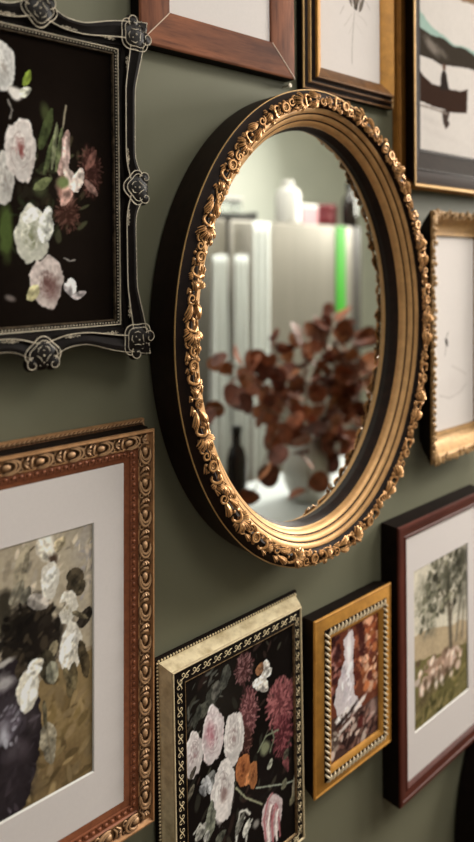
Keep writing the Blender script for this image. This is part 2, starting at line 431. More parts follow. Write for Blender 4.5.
PAINT_ROSES = [
    ('blob', 0.6534, 0.4406, 0.284, 0.3212, 0, (34, 28, 24), 0.8, 0.6),
    ('dabs', 0.6419, 0.4936, 0.2137, 0.2136, [(44, 46, 32), (58, 50, 38), (36, 32, 24), (66, 66, 48)], 60, 0.0314, 4, 1.2, 0.35),
    ('dabs', 0.3763, 0.3976, 0.1262, 0.1361, [(40, 44, 30), (34, 30, 24)], 30, 0.0287, 5, 1.2, 0.35),
    ('leaf', 0.5334, 0.6113, 0.6098, 0.7645, 0.0303, (62, 70, 44)),
    ('leaf', 0.5559, 0.5251, 0.6458, 0.6966, 0.0244, (84, 92, 62)),
    ('leaf', 0.6055, 0.5451, 0.64, 0.7174, 0.0155, (120, 124, 96)),
    ('line', [(0.6774, 0.6989), (0.6913, 0.7573), (0.6981, 0.7794)], 0.0064, (150, 140, 120)),
    ('blob', 0.5783, 0.7336, 0.0307, 0.0387, 0.3, (70, 78, 48), 0.4, 0.8),
    ('blob', 0.3294, 0.3222, 0.0395, 0.0877, 0, (76, 92, 48), 0.3, 0.9, 0.3),
    ('feather', 0.8508, 0.5501, 0.0741, 0.0885, (112, 76, 68), (58, 36, 32), 50, 3),
    ('feather', 0.7034, 0.399, 0.0706, 0.072, (108, 76, 66), (60, 38, 32), 40, 4),
    ('leaf', 0.6551, 0.5262, 0.7092, 0.6942, 0.0442, (170, 142, 134)),
    ('leaf', 0.693, 0.5208, 0.6961, 0.6788, 0.0256, (206, 180, 172)),
    ('leaf', 0.6302, 0.5393, 0.6711, 0.6985, 0.0188, (92, 100, 70)),
    ('blob', 0.6922, 0.4777, 0.0511, 0.0503, 0.3, (170, 128, 116), 0.25, 0.95, 0.5),
    ('leaf', 0.6656, 0.4195, 0.7314, 0.5154, 0.038, (196, 158, 146)),
    ('leaf', 0.7697, 0.4734, 0.6811, 0.5632, 0.0394, (216, 196, 186)),
    ('leaf', 0.7436, 0.4725, 0.7977, 0.5621, 0.039, (224, 208, 198)),
    ('blob', 0.6736, 0.5021, 0.0381, 0.0215, 0, (108, 122, 78), 0.3, 0.95),
    ('leaf', 0.8101, 0.5188, 0.9033, 0.4635, 0.0266, (140, 110, 102)),
    ('leaf', 0.8241, 0.5561, 0.893, 0.6337, 0.0267, (112, 78, 70)),
    ('blob', 0.5308, 0.4785, 0.0424, 0.0314, 0.4, (60, 64, 44), 0.4, 0.9),
    ('leaf', 0.4946, 0.4701, 0.6049, 0.5168, 0.0299, (98, 104, 72)),
    ('rose', 0.3273, 0.5041, 0.0563, 0.1011, (222, 218, 212), (190, 184, 178), (150, 140, 134), 11, 7),
    ('rose', 0.329, 0.8811, 0.0676, 0.0909, (228, 226, 222), (206, 202, 198), (170, 160, 152), 12, 7),
    ('blob', 0.3955, 0.7968, 0.0519, 0.0205, -0.3, (222, 216, 210), 0.25, 1, 0.5),
    ('leaf', 0.4185, 0.7887, 0.4836, 0.8225, 0.0291, (214, 214, 196)),
    ('leaf', 0.4425, 0.8253, 0.4789, 0.8842, 0.0234, (126, 144, 62)),
    ('rose', 0.4207, 0.6043, 0.099, 0.1165, (232, 224, 219), (204, 188, 182), (128, 62, 60), 13, 9),
    ('blob', 0.4151, 0.6176, 0.0128, 0.0205, 0.2, (120, 70, 66), 0.7, 0.7),
    ('rose', 0.4796, 0.3138, 0.1071, 0.1074, (224, 222, 208), (186, 188, 166), (122, 124, 96), 14, 8),
    ('leaf', 0.4334, 0.3579, 0.5174, 0.4083, 0.041, (236, 234, 226)),
    ('leaf', 0.5512, 0.283, 0.5845, 0.4172, 0.0488, (226, 226, 216)),
    ('rose', 0.567, 0.1494, 0.1104, 0.0986, (218, 204, 198), (172, 148, 142), (92, 64, 60), 15, 9),
    ('blob', 0.5851, 0.1314, 0.0432, 0.0388, 0.2, (112, 82, 78), 0.6, 0.8),
    ('leaf', 0.4516, 0.0892, 0.5121, 0.1398, 0.0354, (190, 182, 140)),
    ('leaf', 0.6729, 0.1404, 0.7622, 0.0878, 0.0318, (218, 208, 208)),
    ('leaf', 0.7117, 0.1613, 0.7361, 0.0885, 0.0322, (228, 220, 220)),
    ('leaf', 0.7232, 0.0925, 0.8154, 0.1084, 0.0259, (196, 186, 186)),
    ('blob', 0.3477, 0.0989, 0.0341, 0.0102, -0.4, (126, 116, 112), 0.4, 0.8),
    ('line', [(0.6747, 0.2336), (0.7128, 0.2226), (0.7453, 0.2261)], 0.0051, (150, 144, 138)),
    ('line', [(0.3494, 0.7687), (0.3715, 0.7368), (0.3595, 0.7087)], 0.0057, (150, 144, 138)),
]
PAINT_VASE = [
    ('poly', [(0.3002, 1.0651), (1.0365, 1.0776), (1.0365, 0.5148), (0.3002, 0.5085)], (172, 160, 140), 0.0273, 0.8),
    ('blob', 0.8887, 0.8683, 0.1267, 0.1564, 0, (178, 166, 146), 0.8, 0.7),
    ('blob', 0.941, 0.9163, 0.0587, 0.1185, 0.1, (152, 146, 142), 0.8, 0.6),
    ('poly', [(0.6418, 0.4368), (1.0365, 0.5148), (1.0365, -0.0882), (0.3002, -0.0481), (0.3002, 0.1606)], (126, 106, 74), 0.0314, 0.9),
    ('blob', 0.8318, 0.2809, 0.1466, 0.178, 0, (132, 112, 78), 0.8, 0.7),
    ('blob', 0.8715, 0.0923, 0.1144, 0.1014, 0, (112, 92, 62), 0.8, 0.7),
    ('blob', 0.7486, 0.0608, 0.0983, 0.0838, 0, (98, 80, 56), 0.8, 0.6),
    ('dabs', 0.7486, 0.8224, 0.273, 0.2285, [(186, 174, 154), (160, 148, 128), (150, 140, 124), (196, 184, 166)], 90, 0.0382, 1, 1.1, 0.35),
    ('dabs', 0.8037, 0.1939, 0.2231, 0.2694, [(140, 120, 86), (112, 94, 62), (124, 106, 78), (96, 80, 54)], 90, 0.039, 2, 1.0, 0.4),
    ('dabs', 0.9468, 0.8558, 0.0589, 0.1582, [(148, 142, 140), (170, 158, 142)], 24, 0.0235, 4, 1.2, 0.4),
    ('line', [(0.5798, 0.8688), (0.6003, 0.938), (0.6628, 0.9658)], 0.0061, (80, 72, 58)),
    ('line', [(0.5645, 0.7915), (0.5696, 0.9005), (0.6313, 0.9537)], 0.0061, (96, 86, 70)),
    ('blob', 0.6313, 0.6485, 0.146, 0.1265, 0, (30, 26, 23), 0.18, 1, 0.5),
    ('blob', 0.7486, 0.5939, 0.0764, 0.0914, 0, (34, 29, 25), 0.3, 0.95, 0.6),
    ('blob', 0.5093, 0.7614, 0.0447, 0.0799, 0, (46, 42, 34), 0.3, 0.9),
    ('dabs', 0.6418, 0.6457, 0.1571, 0.1343, [(24, 21, 19), (44, 38, 32), (34, 30, 26), (60, 52, 42)], 60, 0.0262, 3, 0.6, 0.5),
    ('leaf', 0.5747, 0.8184, 0.6261, 0.9808, 0.0408, (150, 140, 120)),
    ('leaf', 0.5493, 0.7732, 0.6003, 0.8567, 0.0404, (124, 118, 104), (80, 74, 60)),
    ('leaf', 0.6003, 0.7679, 0.6418, 0.8247, 0.0309, (108, 104, 92)),
    ('leaf', 0.6313, 0.7825, 0.7377, 0.7261, 0.0469, (172, 164, 156)),
    ('leaf', 0.7161, 0.8526, 0.7596, 0.7894, 0.027, (70, 62, 50)),
    ('blob', 0.7269, 0.9564, 0.0487, 0.0569, 0.2, (234, 228, 216), 0.2, 1, 0.4),
    ('leaf', 0.684, 0.9878, 0.7596, 0.8886, 0.0373, (214, 206, 190)),
    ('blob', 0.765, 0.895, 0.022, 0.0229, 0, (60, 44, 34), 0.4, 0.9),
    ('leaf', 0.7816, 0.9221, 0.8261, 0.9746, 0.0332, (198, 182, 150)),
    ('rose', 0.7486, 0.8224, 0.0546, 0.0762, (240, 234, 222), (206, 196, 178), (150, 138, 118), 21, 7),
    ('leaf', 0.7161, 0.7921, 0.7705, 0.8709, 0.0377, (244, 240, 230)),
    ('leaf', 0.8601, 0.8356, 0.9176, 0.7441, 0.057, (66, 58, 46)),
    ('leaf', 0.8829, 0.7328, 0.9468, 0.7767, 0.0402, (76, 68, 54)),
    ('rose', 0.8487, 0.6945, 0.0567, 0.0699, (240, 234, 222), (204, 194, 174), (160, 148, 124), 22, 7),
    ('leaf', 0.9176, 0.5947, 0.9764, 0.6665, 0.0466, (48, 42, 36)),
    ('leaf', 0.8715, 0.6693, 0.9645, 0.6219, 0.0172, (110, 100, 80)),
    ('leaf', 0.7596, 0.6825, 0.8374, 0.7167, 0.0219, (150, 140, 122)),
    ('rose', 0.8658, 0.5345, 0.0685, 0.1013, (242, 236, 224), (210, 200, 182), (168, 156, 134), 23, 8),
    ('leaf', 0.8149, 0.4831, 0.8944, 0.593, 0.0448, (246, 241, 232)),
    ('leaf', 0.8374, 0.4611, 0.8829, 0.557, 0.0339, (228, 220, 206)),
    ('leaf', 0.9176, 0.5475, 0.9586, 0.3856, 0.0349, (72, 62, 46)),
    ('leaf', 0.8829, 0.4711, 0.8601, 0.3377, 0.0345, (84, 74, 54)),
    ('leaf', 0.8261, 0.4644, 0.8944, 0.3581, 0.0225, (98, 88, 66)),
    ('leaf', 0.7816, 0.5849, 0.7377, 0.5057, 0.0276, (128, 118, 96)),
    ('leaf', 0.7215, 0.5635, 0.7486, 0.4264, 0.0486, (64, 58, 46)),
    ('leaf', 0.7486, 0.5102, 0.7705, 0.4196, 0.0382, (136, 134, 118), (96, 92, 78)),
    ('poly', [(0.3002, 0.6198), (0.5594, 0.5799), (0.59, 0.5489), (0.684, 0.4237), (0.7054, 0.266), (0.6946, 0.2018), (0.6628, 0.1082), (0.6209, 0.0124), (0.3002, -0.1177)], (42, 36, 38), 0.0137),
    ('dabs', 0.5393, 0.2678, 0.1408, 0.2412, [(48, 42, 46), (30, 26, 28), (70, 62, 68), (40, 35, 38), (92, 84, 92)], 110, 0.0251, 5, 1.2, 0.35),
    ('dabs', 0.5193, 0.3294, 0.0698, 0.0801, [(180, 180, 190), (130, 124, 136), (84, 76, 84)], 26, 0.016, 6, 0.8, 0.5),
    ('blob', 0.5292, 0.4354, 0.0801, 0.0802, 0, (58, 50, 54), 0.5, 0.4),
    ('blob', 0.6209, 0.1833, 0.0519, 0.1114, 0.1, (32, 27, 28), 0.5, 0.8),
    ('blob', 0.5493, 0.1361, 0.0808, 0.0806, 0.2, (52, 45, 48), 0.6, 0.8),
    ('blob', 0.5044, 0.574, 0.0496, 0.0109, 0.1, (186, 182, 176), 0.4, 0.9, 0.6),
    ('blob', 0.5143, 0.502, 0.0398, 0.0327, 0, (188, 184, 184), 0.5, 0.8, 0.8),
    ('blob', 0.5093, 0.3183, 0.0248, 0.0327, 0, (206, 208, 216), 0.6, 0.9, 0.6),
    ('blob', 0.5292, 0.3552, 0.0601, 0.0584, 0, (110, 102, 112), 0.8, 0.5, 0.8),
    ('blob', 0.6106, 0.2315, 0.0362, 0.0445, 0.3, (84, 74, 80), 0.7, 0.6, 0.8),
    ('blob', 0.5594, 0.235, 0.0405, 0.022, 0.3, (96, 88, 94), 0.7, 0.5, 0.8),
    ('blob', 0.6523, 0.3214, 0.0316, 0.0523, 0, (70, 62, 64), 0.6, 0.6, 0.8),
    ('rose', 0.6313, 0.4401, 0.0626, 0.0856, (242, 236, 220), (214, 202, 180), (170, 156, 130), 24, 7),
    ('leaf', 0.6106, 0.365, 0.6628, 0.4977, 0.0466, (246, 241, 228)),
    ('leaf', 0.6313, 0.5145, 0.7161, 0.5272, 0.0365, (232, 224, 206)),
    ('leaf', 0.6209, 0.5027, 0.7054, 0.5001, 0.0312, (240, 234, 220)),
    ('leaf', 0.5798, 0.493, 0.6054, 0.5889, 0.0255, (60, 52, 42)),
    ('leaf', 0.7269, 0.2889, 0.7596, 0.1177, 0.0487, (150, 142, 124), (112, 102, 84)),
    ('leaf', 0.7161, 0.3758, 0.7269, 0.2586, 0.0162, (104, 96, 76)),
    ('blob', 0.6946, 0.0586, 0.0214, 0.0301, 0.2, (104, 88, 66), 0.7, 0.6),
]
PAINT_BOUQUET = [
    ('blob', 0.2915, 0.8409, 0.2098, 0.172, 0.2, (40, 36, 32), 0.8, 0.7),
    ('blob', 0.5486, 0.3153, 0.3775, 0.1788, 0, (34, 28, 26), 0.8, 0.6),
    ('dabs', 0.5117, 0.6205, 0.5782, 0.4886, [(44, 42, 36), (56, 52, 44), (34, 30, 28), (68, 66, 56), (50, 38, 34)], 120, 0.042, 9, 1.1, 0.3),
    ('dabs', 0.1623, 0.8568, 0.1515, 0.1687, [(84, 84, 78), (62, 62, 58), (100, 98, 90)], 30, 0.0252, 10, 0.6, 0.3),
    ('leaf', 0.1018, 0.8111, 0.1883, 0.8706, 0.0496, (72, 72, 64)),
    ('leaf', 0.1709, 0.8586, 0.3114, 0.9048, 0.0675, (62, 62, 56)),
    ('leaf', 0.3105, 0.879, 0.3675, 0.9769, 0.0527, (70, 70, 64)),
    ('leaf', 0.2395, 0.8559, 0.2771, 0.9317, 0.0431, (88, 86, 80)),
    ('leaf', 0.0678, 0.7877, 0.1207, 0.8732, 0.0327, (60, 60, 54)),
    ('feather', 0.5125, 0.9161, 0.0838, 0.0665, (150, 112, 112), (72, 44, 44), 50, 31),
    ('feather', 0.5527, 0.7115, 0.0849, 0.1161, (164, 116, 116), (92, 54, 56), 70, 32),
    ('feather', 0.5203, 0.5953, 0.0561, 0.0712, (130, 92, 84), (64, 40, 36), 30, 33),
    ('feather', 0.8689, 0.6604, 0.1338, 0.1119, (176, 112, 112), (96, 52, 55), 90, 34),
    ('feather', 0.8844, 0.5048, 0.0931, 0.1029, (146, 84, 88), (80, 40, 44), 50, 35),
    ('leaf', 0.892, 0.4219, 0.9304, 0.3144, 0.0311, (110, 64, 66)),
    ('leaf', 0.6227, 0.791, 0.7225, 0.8367, 0.0577, (230, 224, 214)),
    ('leaf', 0.6432, 0.8217, 0.7398, 0.758, 0.0483, (214, 206, 196)),
    ('leaf', 0.6641, 0.8617, 0.7638, 0.8719, 0.068, (222, 214, 204)),
    ('leaf', 0.7025, 0.8329, 0.7831, 0.8481, 0.0393, (240, 236, 228)),
    ('leaf', 0.6441, 0.8489, 0.6851, 0.9019, 0.0483, (146, 104, 74)),
    ('leaf', 0.6038, 0.8054, 0.6438, 0.8398, 0.0382, (236, 230, 222)),
    ('rose', 0.0639, 0.6754, 0.0818, 0.104, (232, 224, 222), (204, 186, 186), (160, 132, 134), 41, 7),
    ('rose', 0.2258, 0.7092, 0.103, 0.1321, (234, 224, 224), (206, 176, 180), (150, 96, 106), 42, 9),
    ('blob', 0.2005, 0.7257, 0.0341, 0.0467, 0.1, (182, 124, 134), 0.6, 0.6, 0.6),
    ('rose', 0.4103, 0.6387, 0.0996, 0.127, (236, 230, 226), (210, 196, 194), (160, 140, 138), 43, 9),
    ('rose', 0.3043, 0.4406, 0.1143, 0.1424, (238, 232, 228), (212, 200, 197), (150, 128, 126), 44, 10),
    ('blob', 0.293, 0.3703, 0.0789, 0.0603, 0, (226, 218, 214), 0.3, 0.8, 0.6),
    ('blob', 0.3125, 0.4203, 0.0264, 0.0259, 0, (110, 84, 80), 0.6, 0.7),
    ('rose', 0.4878, 0.4712, 0.0742, 0.0753, (178, 112, 70), (150, 88, 54), (96, 52, 34), 45, 6),
    ('rose', 0.5808, 0.4175, 0.0476, 0.0673, (176, 116, 74), (142, 88, 56), (90, 52, 34), 46, 5),
    ('leaf', 0.5132, 0.3907, 0.5532, 0.4494, 0.0374, (190, 128, 84)),
    ('blob', 0.701, 0.5018, 0.0492, 0.0319, 0, (128, 132, 104), 0.3, 0.95),
    ('line', [(0.6323, 0.5054), (0.7127, 0.5534), (0.8339, 0.5439)], 0.0087, (128, 134, 112)),
    ('line', [(0.7498, 0.4676), (0.7921, 0.5194), (0.7733, 0.5625)], 0.008, (112, 118, 98)),
    ('line', [(0.6075, 0.3493), (0.7445, 0.3114), (0.8868, 0.2721), (1.0137, 0.248)], 0.0077, (150, 156, 140)),
    ('line', [(0.4209, 0.4135), (0.5114, 0.3374), (0.6629, 0.2566)], 0.0091, (150, 150, 124)),
    ('leaf', 0.9891, 0.1602, 1.0154, 0.2956, 0.032, (150, 140, 120)),
    ('leaf', 0.9458, 0.1468, 1.0228, 0.1966, 0.0316, (110, 104, 84)),
    ('leaf', 0.8652, 0.2511, 0.9085, 0.2932, 0.0309, (98, 96, 80)),
    ('leaf', 0.7271, 0.3915, 0.7689, 0.4336, 0.0248, (150, 150, 136)),
    ('rose', 0.7595, 0.1618, 0.1101, 0.1152, (220, 204, 204), (186, 136, 138), (124, 72, 76), 47, 8),
    ('line', [(0.6964, 0.0783), (0.6799, 0.1768), (0.7224, 0.2541), (0.7632, 0.2677)], 0.0118, (172, 112, 116)),
    ('line', [(0.7655, 0.0428), (0.7587, 0.1387), (0.8018, 0.2074)], 0.012, (176, 112, 116)),
    ('line', [(0.8373, 0.0439), (0.8297, 0.1222), (0.8116, 0.1945)], 0.0102, (160, 100, 104)),
    ('line', [(0.7257, 0.0579), (0.7186, 0.1441), (0.7513, 0.216)], 0.0139, (240, 226, 222)),
    ('line', [(0.8062, 0.0368), (0.7986, 0.1148), (0.8211, 0.1723)], 0.0132, (240, 228, 224)),
    ('line', [(0.4336, 0.2488), (0.4538, 0.2951), (0.5096, 0.284), (0.5464, 0.2527)], 0.011, (206, 204, 196)),
    ('line', [(0.4127, 0.1765), (0.4333, 0.24), (0.4897, 0.2552)], 0.0127, (214, 212, 204)),
    ('line', [(0.5047, 0.1417), (0.5258, 0.206), (0.5644, 0.219)], 0.0112, (190, 188, 180)),
    ('leaf', 0.4136, 0.2029, 0.4907, 0.2818, 0.0363, (120, 118, 110)),
    ('leaf', 0.4867, 0.1665, 0.5458, 0.2348, 0.0371, (196, 194, 186)),
    ('blob', 0.6019, 0.187, 0.0288, 0.018, 0, (150, 146, 140), 0.4, 0.9),
    ('leaf', 0.1584, 0.4954, 0.2293, 0.5572, 0.0505, (110, 110, 108)),
    ('leaf', 0.1263, 0.549, 0.2092, 0.4778, 0.0334, (150, 150, 150)),
    ('leaf', 0.1604, 0.5545, 0.1916, 0.4667, 0.0253, (170, 170, 172)),
    ('leaf', 0.1088, 0.5295, 0.1575, 0.4701, 0.0249, (128, 128, 130)),
    ('leaf', 0.1676, 0.2694, 0.2077, 0.4353, 0.0507, (120, 122, 108)),
    ('leaf', 0.0678, 0.3072, 0.1537, 0.3603, 0.041, (150, 148, 140)),
    ('line', [(0.0526, 0.3467), (0.1034, 0.3702), (0.1361, 0.3411)], 0.0098, (190, 188, 180)),
    ('leaf', 0.1508, 0.2758, 0.1694, 0.3202, 0.0336, (176, 174, 168)),
    ('leaf', 0.0279, 0.5824, 0.0787, 0.6242, 0.0243, (70, 64, 56)),
    ('leaf', 0.0089, 0.5053, 0.0598, 0.5547, 0.0242, (96, 90, 78)),
    ('leaf', 0.2359, 0.2435, 0.3249, 0.2625, 0.0431, (84, 84, 74)),
    ('leaf', 0.8907, 0.3845, 0.9343, 0.4274, 0.0311, (70, 68, 58)),
]
PAINT_FALLS = [
    ('poly', [(-0.1059, 1.278), (1.2736, 1.2122), (1.2736, 0.1797), (-0.1059, 0.2283)], (104, 58, 42), 0.0576),
    ('dabs', 0.5173, 0.7436, 0.1266, 0.2771, [(84, 42, 34), (120, 66, 46), (64, 32, 28), (142, 84, 60)], 70, 0.0506, 1, 0.3, 0.7),
    ('dabs', 0.863, 0.7464, 0.2441, 0.3844, [(176, 108, 70), (206, 150, 118), (120, 62, 44), (150, 84, 54), (222, 176, 146), (92, 48, 40)], 190, 0.0488, 2, 0.4, 0.7),
    ('dabs', 0.0888, 0.7411, 0.1187, 0.2683, [(96, 50, 42), (60, 32, 30), (140, 90, 82), (46, 28, 28), (168, 120, 112)], 80, 0.0435, 3, 0.2, 0.8),
    ('blob', 0.6449, 0.8372, 0.0645, 0.1645, 0.1, (58, 30, 28), 0.4, 0.85, 0.9),
    ('blob', 0.1484, 0.8298, 0.0799, 0.0555, 0, (48, 26, 26), 0.4, 0.85, 0.9),
    ('poly', [(0.2691, 0.9216), (0.4336, 0.9738), (0.4753, 0.8753), (0.4544, 0.6853), (0.4753, 0.4691), (0.6449, 0.3107), (0.4336, 0.3015), (0.1484, 0.3462), (0.0691, 0.4464), (0.1683, 0.6266), (0.2894, 0.7568)], (200, 190, 192), 0.0447),
    ('dabs', 0.3303, 0.5462, 0.1026, 0.209, [(232, 226, 230), (216, 208, 212), (180, 170, 176)], 36, 0.0493, 4, 1.5, 0.35),
    ('blob', 0.3714, 0.8341, 0.0454, 0.1209, 0, (240, 234, 234), 0.4, 0.9, 0.5),
    ('poly', [(-0.0481, 0.3524), (0.2894, 0.3401), (0.6449, 0.2942), (1.1341, 0.3013), (1.1341, -0.0821), (-0.0481, 0.0244)], (74, 54, 48), 0.0388),
    ('dabs', 0.4753, 0.1278, 0.5453, 0.13, [(168, 128, 118), (120, 88, 78), (64, 44, 40), (190, 170, 158), (96, 66, 58), (46, 32, 30)], 120, 0.0545, 5, 0.5, 0.5),
    ('dabs', 0.2894, 0.3081, 0.1836, 0.0401, [(224, 216, 212), (206, 198, 196)], 14, 0.053, 6, 0.3, 0.4),
    ('blob', 0.6021, 0.3302, 0.1709, 0.0213, 0.5, (226, 214, 206), 0.3, 0.95, 0.5),
    ('blob', 0.4336, 0.3258, 0.1876, 0.0162, 0.45, (40, 28, 26), 0.4, 0.9, 0.6),
    ('blob', 0.1884, 0.2797, 0.1205, 0.0191, 0.3, (38, 28, 26), 0.4, 0.9, 0.6),
    ('blob', 0.2894, 0.2199, 0.1428, 0.016, 0.3, (222, 214, 208), 0.4, 0.85, 0.7),
    ('dabs', 0.0888, 0.1571, 0.1187, 0.0631, [(206, 196, 184), (150, 134, 122), (90, 74, 66)], 24, 0.0435, 7, 0.4, 0.6),
    ('blob', 0.6235, 0.1685, 0.0643, 0.0493, 0.2, (88, 40, 36), 0.4, 0.85, 0.7),
    ('blob', 0.8852, 0.2307, 0.0891, 0.0837, 0.1, (190, 160, 150), 0.4, 0.6, 0.8),
]
PAINT_SHEEP = [
    ('poly', [(-0.2018, 1.1073), (1.2712, 1.1015), (1.2556, 0.2713), (-0.2142, 0.4477)], (206, 198, 180), 0.0),
    ('poly', [(-0.2108, 0.6276), (1.2588, 0.4442), (1.2543, 0.2021), (-0.2147, 0.4177)], (172, 150, 118), 0.0477, 0.8),
    ('poly', [(-0.2139, 0.4597), (1.2556, 0.2713), (1.2478, -0.1439), (-0.2243, -0.092)], (110, 102, 66), 0.0477, 0.95),
    ('blob', 0.4628, 0.0767, 0.5477, 0.0899, 0.5, (92, 86, 54), 0.6, 0.7, 0.8),
    ('blob', 0.1947, 0.0514, 0.2424, 0.0626, 0.4, (120, 108, 72), 0.6, 0.7, 0.8),
    ('blob', 0.8453, 0.2104, 0.1768, 0.0533, 0, (104, 96, 62), 0.6, 0.8),
    ('line', [(0.6734, 0.3469), (0.6582, 0.5479), (0.6241, 0.7521), (0.5896, 0.9159)], 0.0418, (88, 80, 68)),
    ('line', [(0.6584, 0.561), (0.7563, 0.6711), (0.8952, 0.7619)], 0.0227, (96, 88, 76)),
    ('line', [(0.6594, 0.6133), (0.5124, 0.7628), (0.4048, 0.8625)], 0.0189, (104, 96, 82)),
    ('line', [(0.7704, 0.3892), (0.8324, 0.5745), (0.8939, 0.6951)], 0.0213, (110, 102, 90)),
    ('line', [(0.8881, 0.3874), (0.9323, 0.6195)], 0.0178, (110, 102, 90)),
    ('blob', 0.5885, 0.8574, 0.2429, 0.0909, 0.3, (84, 82, 70), 0.6, 0.75, 1.3),
    ('blob', 0.8185, 0.8776, 0.1952, 0.1062, 0.3, (80, 78, 68), 0.6, 0.75, 1.3),
    ('blob', 0.3682, 0.8317, 0.1789, 0.0763, 0.3, (104, 102, 88), 0.7, 0.65, 1.4),
    ('blob', 0.1922, 0.8434, 0.1382, 0.0625, 0.2, (134, 130, 114), 0.8, 0.6, 1.4),
    ('blob', 0.8939, 0.6951, 0.1386, 0.0936, 0, (92, 90, 78), 0.7, 0.65, 1.4),
    ('blob', 0.4741, 0.6806, 0.1462, 0.0514, 0, (116, 112, 96), 0.8, 0.5, 1.5),
    ('blob', 0.2233, 0.6481, 0.1044, 0.0439, 0, (122, 118, 102), 0.8, 0.55, 1.5),
    ('blob', 0.2918, 0.5562, 0.1058, 0.0316, 0, (110, 106, 90), 0.8, 0.5, 1.5),
    ('blob', 0.1221, 0.7711, 0.0681, 0.0372, 0, (120, 116, 98), 0.8, 0.5, 1.5),
    ('blob', 0.9379, 0.9149, 0.1198, 0.0671, 0, (70, 68, 58), 0.7, 0.6, 1.4),
    ('dabs', 0.5879, 0.8249, 0.3736, 0.2208, [(74, 72, 60), (96, 94, 80), (60, 58, 48), (120, 116, 98)], 120, 0.0336, 1, 0.3, 0.7),
    ('dabs', 0.2593, 0.7029, 0.1576, 0.1635, [(120, 118, 100), (96, 94, 78), (150, 146, 128)], 40, 0.028, 2, 0.3, 0.7),
    ('dabs', 0.5553, 0.0833, 0.5576, 0.1297, [(92, 86, 52), (120, 110, 72), (74, 70, 44), (140, 126, 88)], 120, 0.0409, 3, 0.4, 0.4),
    ('blob', 0.4114, 0.2517, 0.3975, 0.0639, 0.42, (96, 82, 60), 0.5, 0.8, 0.7),
    ('dabs', 0.2515, 0.2878, 0.1925, 0.0818, [(206, 178, 160), (222, 202, 186), (186, 156, 138), (150, 122, 104)], 46, 0.0403, 5, 0.4, 0.7),
    ('dabs', 0.5591, 0.2842, 0.2231, 0.0778, [(202, 174, 156), (220, 198, 182), (182, 152, 134), (140, 114, 96)], 46, 0.0409, 6, 0.4, 0.7),
    ('dabs', 0.7876, 0.2718, 0.0971, 0.0596, [(190, 160, 142), (206, 182, 166), (130, 104, 88)], 18, 0.0389, 7, 0.4, 0.7),
    ('blob', 0.1459, 0.2158, 0.0274, 0.0311, 0.2, (226, 210, 196), 0.4, 0.9, 0.6),
    ('blob', 0.2677, 0.2138, 0.0281, 0.0315, 0.2, (214, 196, 180), 0.4, 0.9, 0.6),
    ('blob', 0.3925, 0.2055, 0.0288, 0.0319, 0.2, (228, 214, 200), 0.4, 0.9, 0.6),
    ('blob', 0.5018, 0.1954, 0.0294, 0.0322, 0.2, (232, 218, 204), 0.4, 0.9, 0.6),
    ('blob', 0.6707, 0.2027, 0.0304, 0.0328, 0.2, (218, 200, 184), 0.4, 0.9, 0.6),
    ('blob', 0.1985, 0.2516, 0.0277, 0.0313, 0.2, (96, 78, 64), 0.4, 0.9, 0.6),
    ('blob', 0.3392, 0.239, 0.0285, 0.0317, 0.2, (92, 74, 60), 0.4, 0.9, 0.6),
    ('blob', 0.5954, 0.2226, 0.03, 0.0325, 0.2, (96, 78, 62), 0.4, 0.9, 0.6),
    ('blob', 0.448, 0.2614, 0.0291, 0.0321, 0.2, (110, 90, 74), 0.4, 0.9, 0.6),
    ('blob', 0.2852, 0.2027, 0.141, 0.0158, 0.4, (80, 70, 48), 0.6, 0.8),
    ('blob', 0.6139, 0.2046, 0.1504, 0.0143, 0.4, (82, 72, 50), 0.6, 0.8),
    ('blob', 0.0812, 0.4076, 0.0338, 0.0185, 0, (90, 70, 58), 0.5, 0.8),
    ('blob', 0.5981, 0.3657, 0.0375, 0.0195, 0, (100, 80, 66), 0.5, 0.8),
]
